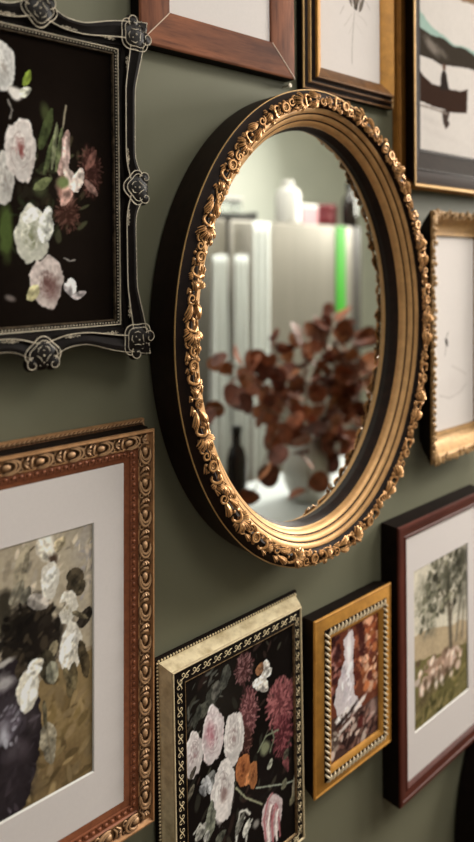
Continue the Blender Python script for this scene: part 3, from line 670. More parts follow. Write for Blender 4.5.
PAINT_BOAT = [
    ('poly', [(-0.4242, 1.0119), (1.4338, 1.4784), (1.4158, -0.3418), (-0.4381, -0.3974)], (186, 179, 174), 0.0),
    ('poly', [(-0.0465, 0.7609), (0.0702, 0.7192), (0.2532, 0.6595), (0.4466, 0.6365), (1.0973, 0.6469), (1.0965, 0.572), (0.7066, 0.5265), (-0.0483, 0.5742)], (130, 156, 146), 0.0231, 0.85),
    ('poly', [(-0.0476, 0.6488), (0.0577, 0.6519), (0.2529, 0.6372), (0.4465, 0.6308), (0.7075, 0.6214), (1.097, 0.6219), (1.0954, 0.4596), (0.7066, 0.5265), (0.2515, 0.4923), (-0.0491, 0.4995)], (54, 48, 42), 0.0347),
    ('blob', 0.1532, 0.576, 0.0858, 0.0275, -0.4, (150, 140, 132), 0.5, 0.6, 0.9),
    ('blob', 0.2774, 0.5633, 0.0635, 0.0224, -0.4, (110, 102, 94), 0.5, 0.6, 0.9),
    ('poly', [(-0.0496, 0.4461), (0.0551, 0.3973), (0.1512, 0.3672), (0.3264, 0.3632), (0.5109, 0.3763), (0.6209, 0.4025), (0.6055, 0.2543), (0.3769, 0.2396), (0.1257, 0.2489), (-0.0514, 0.2648)], (52, 38, 32), 0.0115),
    ('poly', [(0.2501, 0.3474), (0.2636, 0.4384), (0.302, 0.4776), (0.34, 0.4383), (0.3651, 0.3627)], (44, 38, 36), 0.005),
    ('blob', 0.302, 0.4832, 0.023, 0.0168, 0, (92, 70, 60), 0.3, 1, 0.2),
    ('poly', [(0.2742, 0.2389), (0.3769, 0.2396), (0.3505, 0.1914), (0.3763, 0.1715), (0.3241, 0.1323), (0.2862, 0.1732)], (60, 50, 46), 0.0102),
    ('blob', 0.2476, 0.0967, 0.2268, 0.0167, -0.1, (176, 168, 164), 0.8, 0.5),
    ('blob', 0.1249, 0.1668, 0.1094, 0.0164, -0.1, (170, 162, 158), 0.8, 0.5),
    ('line', [(0.0064, 0.2345), (0.1744, 0.2328), (0.3508, 0.2253)], 0.0094, (120, 110, 104)),
    ('poly', [(0.3839, 0.9431), (0.7977, 0.9954), (0.797, 0.9234), (0.5432, 0.8961)], (120, 98, 78), 0.0131),
]
PAINT_TWIG = [
    ('line', [(0.5673, 0.4528), (0.5319, 0.3049), (0.5136, 0.1729), (0.5124, 0.082)], 0.0059, (150, 142, 136)),
    ('leaf', 0.5923, 0.437, 0.552, 0.5674, 0.0439, (64, 56, 50)),
    ('leaf', 0.5504, 0.4438, 0.6533, 0.5706, 0.0335, (96, 86, 78)),
    ('leaf', 0.5172, 0.4518, 0.4686, 0.5282, 0.0267, (120, 110, 102)),
    ('leaf', 0.6346, 0.4367, 0.7215, 0.5419, 0.0307, (92, 84, 76)),
    ('line', [(0.5166, 0.4064), (0.4334, 0.3428), (0.3841, 0.3102)], 0.005, (182, 174, 168)),
    ('line', [(0.6005, 0.4187), (0.7196, 0.3965), (0.7711, 0.3642)], 0.0051, (182, 174, 168)),
    ('line', [(0.5495, 0.3722), (0.4653, 0.2699)], 0.0042, (186, 178, 172)),
    ('line', [(0.5661, 0.3616), (0.6839, 0.2994)], 0.0042, (188, 180, 174)),
    ('line', [(0.3858, 0.4383), (0.3206, 0.3776)], 0.0057, (166, 156, 150)),
    ('line', [(0.7558, 0.5208), (0.8251, 0.4782)], 0.0061, (160, 152, 146)),
]
PAINT_SKETCH = [
    ('blob', 0.3845, 0.4518, 0.0229, 0.0204, 0.3, (40, 36, 34), 0.4, 1, 0.3),
    ('line', [(0.3949, 0.4822), (0.4158, 0.502)], 0.0084, (90, 84, 80)),
    ('line', [(0.3741, 0.4318), (0.3534, 0.3816)], 0.0062, (130, 124, 120)),
    ('line', [(0.2508, 0.1837), (0.4578, 0.1615), (0.6723, 0.1803), (0.8049, 0.2153)], 0.0143, (186, 178, 174)),
    ('line', [(0.5, 0.3241), (0.6723, 0.2955), (0.8049, 0.2682)], 0.0149, (190, 182, 178)),
    ('blob', 0.5426, 0.2238, 0.1928, 0.0466, 0, (196, 188, 184), 0.8, 0.5),
]

# ------------------------------------------------------------------ the room
def slab(name, lo, hi, mat):
    mb = MB(); mb.box(lo, hi); return structure(mb.build(name, mat, None, False))
slab('wall_front', (-2.2, 0, 0), (4.4, .12, 2.7), m['wall'])
slab('wall_back', (-2.2, -2.45, 0), (4.4, -2.33, 2.7), m['wall_pale'])
slab('wall_right', (4.4, -2.45, 0), (4.52, .12, 2.7), m['wall_pale'])
slab('floor', (-2.2, -2.45, -.1), (4.52, .12, 0), m['floor'])
slab('ceiling', (-2.2, -2.45, 2.7), (4.52, .12, 2.8), m['ceiling'])

# ------------------------------------------------------------------ black scrolled frame with roses (upper left)
def black_frame():
    SW, SH = .174, .2825                     # sight opening
    t = thing('ornate_black_frame', 'black scrolled picture frame with silver edges around dark painting of white roses', 'picture frame', (.296, 0, 1.583), .012)
    hw, hh = SW/2, SH/2
    def out(s_, half):                        # how far the outer edge stands from the sight edge
        q = abs(s_); c = math.exp(-((s_*half)/.019)**2)
        corner = max(0, (q*half-(half-.040))/.040)
        return .0215+.0165*c+.0165*corner**1.5 + .002*q
    # outline samples round the frame: (inner point, outer point, outward dir)
    smp = []
    for side in range(4):
        half = hw if side % 2 == 0 else hh
        N = 44
        for i in range(N):
            s_ = -1+2*i/N; o_ = out(s_, half); k = half+out(1, half)*abs(s_)**6
            a, b = s_*half, s_*k if abs(s_) > 0 else 0
            b = s_*half+math.copysign(out(1, half)*abs(s_)**10, s_)
            p = ((a, -hh), (hw, a), (-a, hh), (-hw, -a))[side]
            q = ((b, -hh-o_), (hw+o_, b), (-b, hh+o_), (-hw-o_, -b))[side]
            smp.append((p, q))
    def ring(v, d, extra=0.0):
        r = []
        for p, q in smp:
            dx, dz = q[0]-p[0], q[1]-p[1]; L = math.hypot(dx, dz)
            f_ = v+extra/L
            r.append((p[0]+dx*f_, -d, p[1]+dz*f_))
        return r
    mb = MB()
    mb.strip([ring(1, .001, -.004), ring(1, .022, -.001), ring(1, .034), ring(1, .040), ring(.93, .0435), ring(.80, .044), ring(.66, .0415), ring(.55, .0405),
              ring(.49, .0425), ring(.44, .043), ring(.40, .041), ring(.39, .037), ring(.25, .0365), ring(.24, .035), ring(.02, .0335), ring(0, .029)])
    mb.build('moulding', m['black'], t, True, 28)
    def loop_line(name, v, d, r, mat, extra=0.0):
        mb = MB(); pts = ring(v, d, extra)
        n = len(pts); V = []; F = []
        for i in range(n):
            a = Vector(pts[i-1]); b = Vector(pts[(i+1) % n]); tg = (b-a).normalized(); nn = tg.cross(Vector((0, -1, 0)))
            for j in range(6):
                an = 2*PI*j/6; V.append(Vector(pts[i])+nn*math.cos(an)*r+Vector((0, -1, 0))*math.sin(an)*r)
        for i in range(n):
            for j in range(6): F.append((i*6+j, i*6+(j+1) % 6, ((i+1) % n)*6+(j+1) % 6, ((i+1) % n)*6+j))
        mb.add(V, F); return mb.build(name, mat, t)
    loop_line('edge_line', .965, .0420, .00062, m['silver'])
    loop_line('inner_line', .44, .0432, .0005, m['silver'])
    moulding(SW, SH, [(-.0056, .0355), (-.0053, .0368), (-.0047, .0368), (-.0044, .0355)], 'sight_fillet', m['silver'], t)
    moulding(SW, SH, [(-.0012, .0325), (-.0009, .0345), (.0003, .0345), (.0006, .031)], 'sight_lip', m['dull_lip'], t)
    mb = MB()
    for (o, tx, inn, up, i, n) in side_walk(SW+.0052, SH+.0052, 0, .0034, .0356):
        mb.at(o, tx, inn, up); mb.ball((0, 0, 0), (.00085, .00095, .001), 6, 3, True)
    mb.build('bead_row', m['silver'], t)
    # shaped pads with scrolls at the four corners and four centres
    def ornament(name, c, ex, ey, R, corner):
        mb = MB().at(c, ex, ey, (0, -1, 0))
        mb.ball((0, -R*.05, -.003), (R*.92, R*.88, .0068), 22, 7, True)
        for sg in (-1, 1): mb.ball((sg*R*.58, R*.42, -.003), (R*.46, R*.46, .0058), 16, 5, True)
        if corner: mb.ball((0, R*.78, -.003), (R*.42, R*.36, .0048), 14, 5, True)
        o = mb.build(name, m['black_shine'], t)
        mb = MB().at(c, ex, ey, (0, -1, 0)); r = .00042
        for sg in (-1, 1):
            scroll(mb, (sg*R*.60, R*.46), R*.40, .95, -PI/2, sg, r*1.2, .0026, 18)
            pts = []                                        # lobed double border of the pad
            for q_, rr in ((1.0, 1.2), (.78, .8)):
                pts = []
                for k in range(13):
                    a = -PI/2+sg*PI*.62*k/12; w_ = q_*(1+.10*math.cos(4*a))
                    hgt = max(.0006, .0038*(1-(q_*.98)**2)+.0014)
                    pts.append((R*.94*w_*math.cos(a), -R*.05+R*.90*w_*math.sin(a), hgt))
                mb.tube(pts, r*rr, 5)
            mb.tube([(sg*R*.12, R*.30, .0042), (sg*R*.22, R*.10, .0046), (sg*R*.40, -R*.05, .0038)], [r*.5, r, r*.5], 5)
            mb.tube([(sg*R*.10, -R*.52, .0034), (sg*R*.30, -R*.40, .0034), (sg*R*.34, -R*.22, .0038)], [r*.5, r, r*.5], 5)
            mb.ball((sg*R*.20, R*.52, .0030), .0006, 7, 4)
        mb.ball((0, -R*.02, .0040), .0010, 8, 5); mb.ball((0, R*.36, .0036), .0007, 8, 5); mb.ball((0, -R*.30, .0036), .0006, 8, 5)
        mb.build('scrollwork', m['silver'], o)
    oc = out(1, hh)
    for sx in (-1, 1):
        for sz in (-1, 1):
            k = .7071
            ornament('corner_ornament', (sx*(hw+oc*.56), -.042, sz*(hh+oc*.56)), (k*sx*sz, 0, -k) if sx*sz > 0 else (k, 0, k*(1 if sx > 0 else -1)*1.0),
                     (sx*k, 0, sz*k), .0190, True)
    ornament('center_ornament', (hw+.0245, -.042, 0), (0, 0, -1), (1, 0, 0), .0180, False)
    ornament('center_ornament', (-hw-.0245, -.042, 0), (0, 0, 1), (-1, 0, 0), .0180, False)
    ornament('center_ornament', (0, -.042, -hh-.0285), (-1, 0, 0), (0, 0, -1), .0180, False)
    ornament('center_ornament', (0, -.042, hh+.0245), (1, 0, 0), (0, 0, 1), .0180, False)
    # trailing florets along the bands beside every ornament
    for side in range(4):
        half = hw if side % 2 == 0 else hh; half2 = hh if side % 2 == 0 else hw
        ax = ((1, 0, 0), (0, 0, 1), (1, 0, 0), (0, 0, 1))[side]; nv = ((0, 0, -1), (1, 0, 0), (0, 0, 1), (-1, 0, 0))[side]
        for s0, dr in ((.023, 1), (-.023, -1), (half-.002, -1), (-half+.002, 1)):
            o = Vector(ax)*s0+Vector(nv)*(half2+.0125)+Vector((0, -.0418, 0))
            mb = MB().at(o, Vector(ax)*dr, nv, (0, -1, 0))
            rosette(mb, (.007, 0, .0006), .0014, .00036, False)
            for k, (x, y) in enumerate(((.002, .001), (.003, -.0012), (.0045, .0006), (.010, .001), (.012, -.001), (.0145, .0006), (.017, 0))):
                mb.ball((x, y, .0006), (.0008, .00042, .0005), 6, 4)
            mb.tube([(0, 0, .0005), (.005, .0004, .0006), (.018, -.0004, .0004)], .00025, 4)
            mb.build('trailing_floret', m['silver'], t)
    cv = Canvas(SW, SH, 1150, (20, 15, 12), 3); paint(cv, PAINT_ROSES)
    cv.mesh('painting', m['paint'], t, 0, 0, .0295)
    back_board(SW+.02, SH+.02, 0, .028, 'backing_board', m['dark_side'], t)
black_frame()

# ------------------------------------------------------------------ carved bronze frame, white flowers in a dark vase (lower left)
def bronze_frame():
    W, H = .3385, .446
    t = thing('carved_gold_frame', 'carved bronze-gold picture frame with wide white mat around vase painting', 'picture frame', (.2693, 0, 1.103), .0)
    moulding(W, H, [(.004, .001), (0, .003), (0, .008), (.001, .010), (.006, .0105)], 'back_moulding', m['bronze_side'], t)
    moulding(W, H, [(.006, .0105), (.008, .013), (.0085, .022), (.007, .030), (.006, .033)], 'side_cove', m['dark_red'], t)
    moulding(W, H, [(.006, .033), (.0055, .036), (.0065, .038), (.0085, .0385), (.0095, .0365), (.011, .0345), (.022, .0325), (.0235, .034), (.025, .034)], 'front_moulding', m['bronze_side'], t)
    moulding(W, H, [(.025, .034), (.0262, .0325), (.033, .031), (.0335, .0295), (.040, .0265)], 'inner_slip', m['red_slip'], t)
    mb = MB()
    for (o, tx, inn, up, i, n) in side_walk(W, H, .003, .0052, .010):
        mb.at(o, tx, inn, up)
        mb.tube([(-.0026, -.0015, .0002), (0, 0, .0012), (.0026, .0015, .0002)], [.0008, .0014, .0008], 5)
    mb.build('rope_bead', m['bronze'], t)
    mb = MB()
    for (o, tx, inn, up, i, n) in side_walk(W, H, .0166, .0345, .033):
        mb.at(o, tx, inn, up)
        mb.ball((.0042, .0004, 0), (.0056, .0042, .0046), 12, 5, True)                    # round bulge
        for RX, RY, r_, h in ((.0080, .0058, .0014, .0030), (.0118, .0070, .0019, .0022)):  # nested husks open to one side
            n_ = 13; mb.tube([(.0034-RX*math.cos(a), RY*math.sin(a), h+.0006*math.cos(a)) for a in [-1.9+3.8*k/n_ for k in range(n_+1)]],
                    [r_*.4, r_*.8]+[r_]*(n_-3)+[r_*.8, r_*.4], 6)
        mb.tube([(.0105, -.0058, .001), (.0135, -.0020, .0032), (.0140, .0026, .0032), (.0112, .0060, .001)], [.0006, .0016, .0016, .0006], 6)
        for q in (-1, 0, 1): mb.tube([(-.0135, q*.0012, .0015), (-.016, q*.0034, .003), (-.0195, q*.0062, .0014)], [.0012, .0016, .0006], 5)
        scroll(mb, (-.0095, .0045), .0032, 1., 0, 1, .001, .0015, 10); scroll(mb, (-.0095, -.0045), .0032, 1., 0, -1, .001, .0015, 10)
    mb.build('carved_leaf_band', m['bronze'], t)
    mb = MB()
    for (o, tx, inn, up, i, n) in side_walk(W, H, .0292, .0078, .0318):
        mb.at(o, tx, inn, up)
        mb.ball((0, 0, -.0002), (.0026, .0022, .0016), 8, 4, True); mb.box((-.0036, -.0036, -.001), (-.0030, .0036, .0006))
    mb.build('dentil_row', m['red_slip'], t)
    ow, oh, oz = .194, .2596, -.0032
    mat_board(W, H, .0395, ow, oh, oz, .0275, t, -.0045)
    cv = Canvas(ow+.004, oh+.004, 1150, (150, 136, 116), 5); paint(cv, PAINT_VASE)
    cv.mesh('painting', m['print'], t, -.0045, oz, .0255)
    back_board(W, H, .006, .024, 'backing_board', m['dark_side'], t)
bronze_frame()

# ------------------------------------------------------------------ cream frame with the dark bouquet (bottom, second from left)
def cream_frame():
    W, H = .2395, .342
    t = thing('beaded_cream_frame', 'distressed cream-silver frame with beaded edge around dark peony bouquet', 'picture frame', (.577, 0, .874), .022)
    moulding(W, H, [(.003, .001), (0, .003), (0, .0065), (.001, .008), (.0045, .0085)], 'back_moulding', m['dark_side'], t)
    moulding(W, H, [(.0045, .0085), (.0046, .0105), (.0056, .0118), (.0072, .0165), (.0098, .0235), (.0108, .0250)], 'sloped_band', m['cream'], t)
    moulding(W, H, [(.0108, .0250), (.0112, .0268), (.0124, .0274), (.0136, .0266), (.0139, .0256)], 'front_lip', m['cream_lip'], t)
    moulding(W, H, [(.0139, .0256), (.0148, .0250), (.0276, .0280)], 'black_band', m['black'], t)
    moulding(W, H, [(.0276, .0279), (.0277, .0288), (.0283, .0288), (.0285, .0278), (.0295, .0259)], 'sight_line', m['dull_gold_bar'], t)
    mb = MB()
    for (o, tx, inn, up, i, n) in side_walk(W, H, .0028, .0043, .0078):
        mb.at(o, tx, inn, up); mb.ball((0, 0, 0), (.0016, .0016, .0019), 7, 4, True)
    mb.build('bead_row', m['cream_lip'], t)
    mb = MB()
    for (o, tx, inn, up, i, n) in side_walk(W, H, .0208, .0160, .0266):
        mb.at(o, tx, inn, up)
        scroll(mb, (-.0030, .0012), .0030, .85, -.6, 1, .0006, .0002, 12)
        scroll(mb, (.0034, -.0012), .0030, .85, PI-.6, 1, .0006, .0002, 12)
        mb.tube([(-.0072, -.0026, .0002), (-.0050, -.0030, .0006), (-.0022, -.0014, .0006), (0, .0002, .0006), (.0022, .0016, .0006), (.0052, .0032, .0006), (.0072, .0026, .0002)],
                [.0003, .0005, .0007, .0007, .0007, .0005, .0003], 5)
    mb.build('scroll_pattern', m['cream_lip'], t)
    cv = Canvas(W-.058, H-.058, 1250, (22, 18, 16), 8); paint(cv, PAINT_BOUQUET)
    cv.mesh('painting', m['paint'], t, 0, 0, .0262)
    back_board(W, H, .006, .0085, 'backing_board', m['dark_side'], t)
cream_frame()

# ------------------------------------------------------------------ small gold frame with rope beading and waterfall
def rope_frame():
    W, H = .1778, .2475
    t = thing('rope_beaded_gold_frame', 'small yellow-gold frame with striped rope beading around autumn waterfall picture', 'picture frame', (.7943, 0, .8838), .0)
    moulding(W, H, [(.006, .001), (.0035, .010), (.001, .024), (0, .0275)], 'frame_side', m['dark_side'], t)
    moulding(W, H, [(0, .0275), (.0004, .0295), (.0016, .0302), (.003, .0295), (.004, .0290), (.0145, .0325), (.0165, .0330), (.0175, .032)], 'front_moulding', m['gold_flat'], t)
    moulding(W, H, [(.0175, .032), (.018, .0332), (.0252, .0332), (.0258, .0322)], 'rope_bed', m['dark_side'], t)
    moulding(W, H, [(.0258, .0322), (.027, .0350), (.0282, .0348), (.0335, .0310), (.034, .029)], 'inner_slope', m['gold_flat'], t)
    mb = MB()
    for (o, tx, inn, up, i, n) in side_walk(W, H, .0216, .0086, .0332):
        mb.at(o, tx, inn, up)
        mb.tube([(-.0044, -.0040, .0), (-.0018, -.0019, .0030), (.0018, .0019, .0030), (.0044, .0040, .0)], [.0012, .0018, .0018, .0012], 7)
    mb.build('rope_bead', m['rope_light'], t)
    cv = Canvas(W-.067, H-.067, 1250, (96, 62, 48), 11); paint(cv, PAINT_FALLS)
    cv.mesh('picture', m['print'], t, 0, 0, .0297)
    back_board(W, H, .006, .026, 'backing_board', m['dark_side'], t)
rope_frame()

# ------------------------------------------------------------------ mahogany frame with sheep in a pasture (right)
def sheep_frame():
    W, H = .272, .442
    t = thing('mahogany_frame', 'dark mahogany frame with white mat around hazy print of grazing sheep', 'picture frame', (1.0335, 0, .8705), .012)
    members(W, H, [(.001, .001), (0, .002), (0, .0325)], ('side_rail', 'side_stile'), (m['dark_side'], m['dark_side']), t)
    members(W, H, [(0, .0325), (.0012, .0348), (.003, .0352), (.007, .0352), (.008, .0340), (.018, .0335), (.019, .0345), (.0215, .0345), (.026, .0305), (.0268, .0295)],
            ('frame_rail', 'frame_stile'), (m['mahog_x'], m['mahog_z']), t)
    ow, oh, oz = .165, .260, .0052
    mat_board(W, H, .0262, ow, oh, oz, .0300, t, -.004)
    cv = Canvas(ow+.004, oh+.004, 800, (196, 188, 170), 13); paint(cv, PAINT_SHEEP)
    cv.mesh('print', m['print'], t, -.004, oz, .0280)
    back_board(W, H, .004, .027, 'backing_board', m['dark_side'], t)
sheep_frame()

# ------------------------------------------------------------------ plain reddish wooden frame (top centre)
def wood_frame():
    W, H = .252, .34
    t = thing('plain_wood_frame', 'plain reddish-brown flat wooden frame with white mat above the oval mirror', 'picture frame', (.5485, 0, 1.7525+H/2), .014)
    members(W, H, [(.001, .001), (0, .002), (0, .0185)], ('side_rail', 'side_stile'), (m['dark_side'], m['dark_side']), t)
    members(W, H, [(0, .0185), (.0012, .0198), (.003, .0202), (.040, .0190), (.043, .0180), (.044, .0150)], ('frame_rail', 'frame_stile'), (m['wood_x'], m['wood_z']), t)
    for sx in (-1, 1):
        for sz in (-1, 1):
            a, b = sx*W/2, sz*H/2; mb = MB()
            mb.tube([(a-sx*.0005, -.0195, b-sz*.0005), (a-sx*.003, -.0203, b-sz*.003), (a-sx*.042, -.0189, b-sz*.042)], .0007, 5)
            mb.build('mitre_glint', m['glint'], t)  # thin pale tube standing in for the glint along the mitre
    ow, oh = .100, .150
    mat_board(W, H, .0435, ow, oh, .01, .0155, t)
    cv = Canvas(ow+.004, oh+.004, 500, (150, 140, 128), 21)
    cv.blob(.05, .08, .03, .05, 0, (96, 88, 76), .4); cv.mesh('print', m['print'], t, 0, .01, .0135)
    back_board(W, H, .004, .012, 'backing_board', m['dark_side'], t)
wood_frame()

# ------------------------------------------------------------------ gold frame with the twig drawing (top)
def twig_frame():
    W, H = .2113, .30
    t = thing('stepped_gold_frame', 'stepped dark and gold frame around white drawing of a drooping twig', 'picture frame', (.804, 0, 1.7492+H/2), .008)
    moulding(W, H, [(.002, .001), (0, .004), (0, .0125)], 'frame_side', m['dark_side'], t)
    two = ('fillet_rail', 'fillet_stile'); mm = (m['brown_gilt'], m['gold_line'])
    members(W, H, [(0, .0125), (.0003, .0145), (.0018, .0150), (.0030, .0140)], two, mm, t)
    moulding(W, H, [(.0030, .0140), (.0045, .0130), (.0080, .0160)], 'outer_groove', m['mirror_dark'], t)
    members(W, H, [(.0080, .0160), (.0084, .0200), (.0098, .0205), (.0108, .0195)], two, mm, t)
    moulding(W, H, [(.0108, .0195), (.0122, .0190), (.0150, .0235)], 'inner_groove', m['mirror_dark'], t)
    prof = [(.0150, .0235), (.0154, .0268), (.0172, .0274), (.0195, .0258), (.0340, .0165), (.0355, .0135)]
    members(W, H, prof, ('gilt_rail', 'gilt_stile'), (m['brown_gilt'], m['gold_flat']), t)
    cv = Canvas(W-.069, H-.069, 900, (204, 196, 192), 17); paint(cv, PAINT_TWIG)
    cv.mesh('drawing', m['print'], t, 0, 0, .0140, .1)
    back_board(W, H, .003, .0120, 'backing_board', m['dark_side'], t)
twig_frame()

# ------------------------------------------------------------------ deep dark frame with the boat picture (top right)
def boat_frame():
    W, H = .40, .46
    t = thing('deep_boat_frame', 'deep dark-brown frame with gold lip around picture of a boat on pale water', 'picture frame', (.9235+W/2, 0, 1.6275+H/2), .008)
    moulding(W, H, [(.0030, .001), (.0015, .0100), (.0018, .0115), (.0030, .0120), (.0080, .0118), (.0090, .0105), (.0100, .0118), (.0215, .0128)], 'back_moulding', m['orange_gilt'], t)
    moulding(W, H, [(.0215, .0128), (.0205, .0150), (.0025, .041), (.0010, .0425)], 'frame_side', m['dark_side'], t)
    moulding(W, H, [(.0010, .0425), (.0008, .0446), (.0028, .0452), (.0042, .0445), (.0066, .0400)], 'front_lip', m['gold_line'], t)
    moulding(W, H, [(.0066, .0400), (.0075, .0385), (.030, .0255), (.0315, .0265), (.034, .0265), (.0350, .0240)], 'inner_slope', m['mirror_dark'], t)
    moulding(W, H, [(.0350, .0240), (.0365, .0232), (.066, .0085), (.0665, .0095), (.071, .0085), (.073, .0050)], 'inner_cove', m['grey_slope'], t)
    cv = Canvas(W-.145, H-.145, 620, (196, 190, 186), 19); paint(cv, PAINT_BOAT)
    cv.mesh('painting', m['print'], t, 0, 0, .0060, .25)
    back_board(W, H, .016, .0045, 'backing_board', m['dark_side'], t)
boat_frame()

# ------------------------------------------------------------------ ornate dusty-gold frame (right edge)
def leaf_frame():
    W, H = .228, .416
    t = thing('rustic_gold_frame', 'dusty gold frame with leafy raised edge and faint sketch on white paper', 'picture frame', (.974+W/2, 0, 1.383), .0)
    moulding(W, H, [(.030, .001), (.016, .018), (.004, .036), (0, .042)], 'frame_side', m['dark_side'], t)
    moulding(W, H, [(0, .042), (.001, .0445), (.004, .0450), (.008, .0425), (.0125, .0360), (.020, .0270), (.028, .0205), (.033, .0185), (.0345, .0200), (.038, .0190), (.039, .012)], 'cove_moulding', m['ornate_gold'], t)
    mb = MB(); r_ = random.Random(4)
    for (o, tx, inn, up, i, n) in side_walk(W, H, .004, .011, .044):
        mb.at(o, tx, inn, up)
        leaf(mb, (-.004, .003*r_.random(), 0), r_.uniform(-.6, .6), .010, .0035, .003, 3, .0012)
        if i % 2: rosette(mb, (.004, -.001, .0015), .0028, .001, False)
    mb.build('carved_leaf_edge', m['ornate_gold'], t)
    for sx in (-1, 1):
        for sz in (-1, 1):
            c = (sx*(W/2-.006), -.043, sz*(H/2-.004)); mb = MB().at(c, (sx, 0, 0), (0, 0, sz), (0, -1, 0))
            for a in (.2, .8, 1.4): leaf(mb, (-.012, -.012, 0), a, .020, .004, .004, 5, .0014)
            for a in (PI+.1, -PI/2-.1): leaf(mb, (0, 0, 0), a, .022, .0035, .003, 4, .0013)
            rosette(mb, (-.002, -.002, .004), .0036, .0013)
            mb.build('corner_leaf', m['ornate_gold'], t)
    # paper window with rounded corners
    pw, ph, R = W-.076, H-.076, .010; pts = []
    for (cx, cz, a0) in ((pw/2-R, ph/2-R, 0), (-pw/2+R, ph/2-R, PI/2), (-pw/2+R, -ph/2+R, PI), (pw/2-R, -ph/2+R, 1.5*PI)):
        pts += [(cx+R*math.cos(a0+k*PI/12), -.0142, cz+R*math.sin(a0+k*PI/12)) for k in range(7)]
    out_ = [(x+math.copysign(.012, x), -.0150, z+math.copysign(.012, z)) for x, y, z in pts]
    mb = MB(); mb.strip([out_, pts, [(x, -.0125, z) for x, y, z in pts]]); mb.build('rounded_slip', m['ornate_gold'], t, True, 30)
    cv = Canvas(pw+.004, ph+.004, 700, (206, 199, 195), 23); paint(cv, PAINT_SKETCH)
    cv.mesh('sketch', m['print'], t, 0, 0, .0128, .1)
    back_board(W, H, .032, .011, 'backing_board', m['dark_side'], t)
leaf_frame()

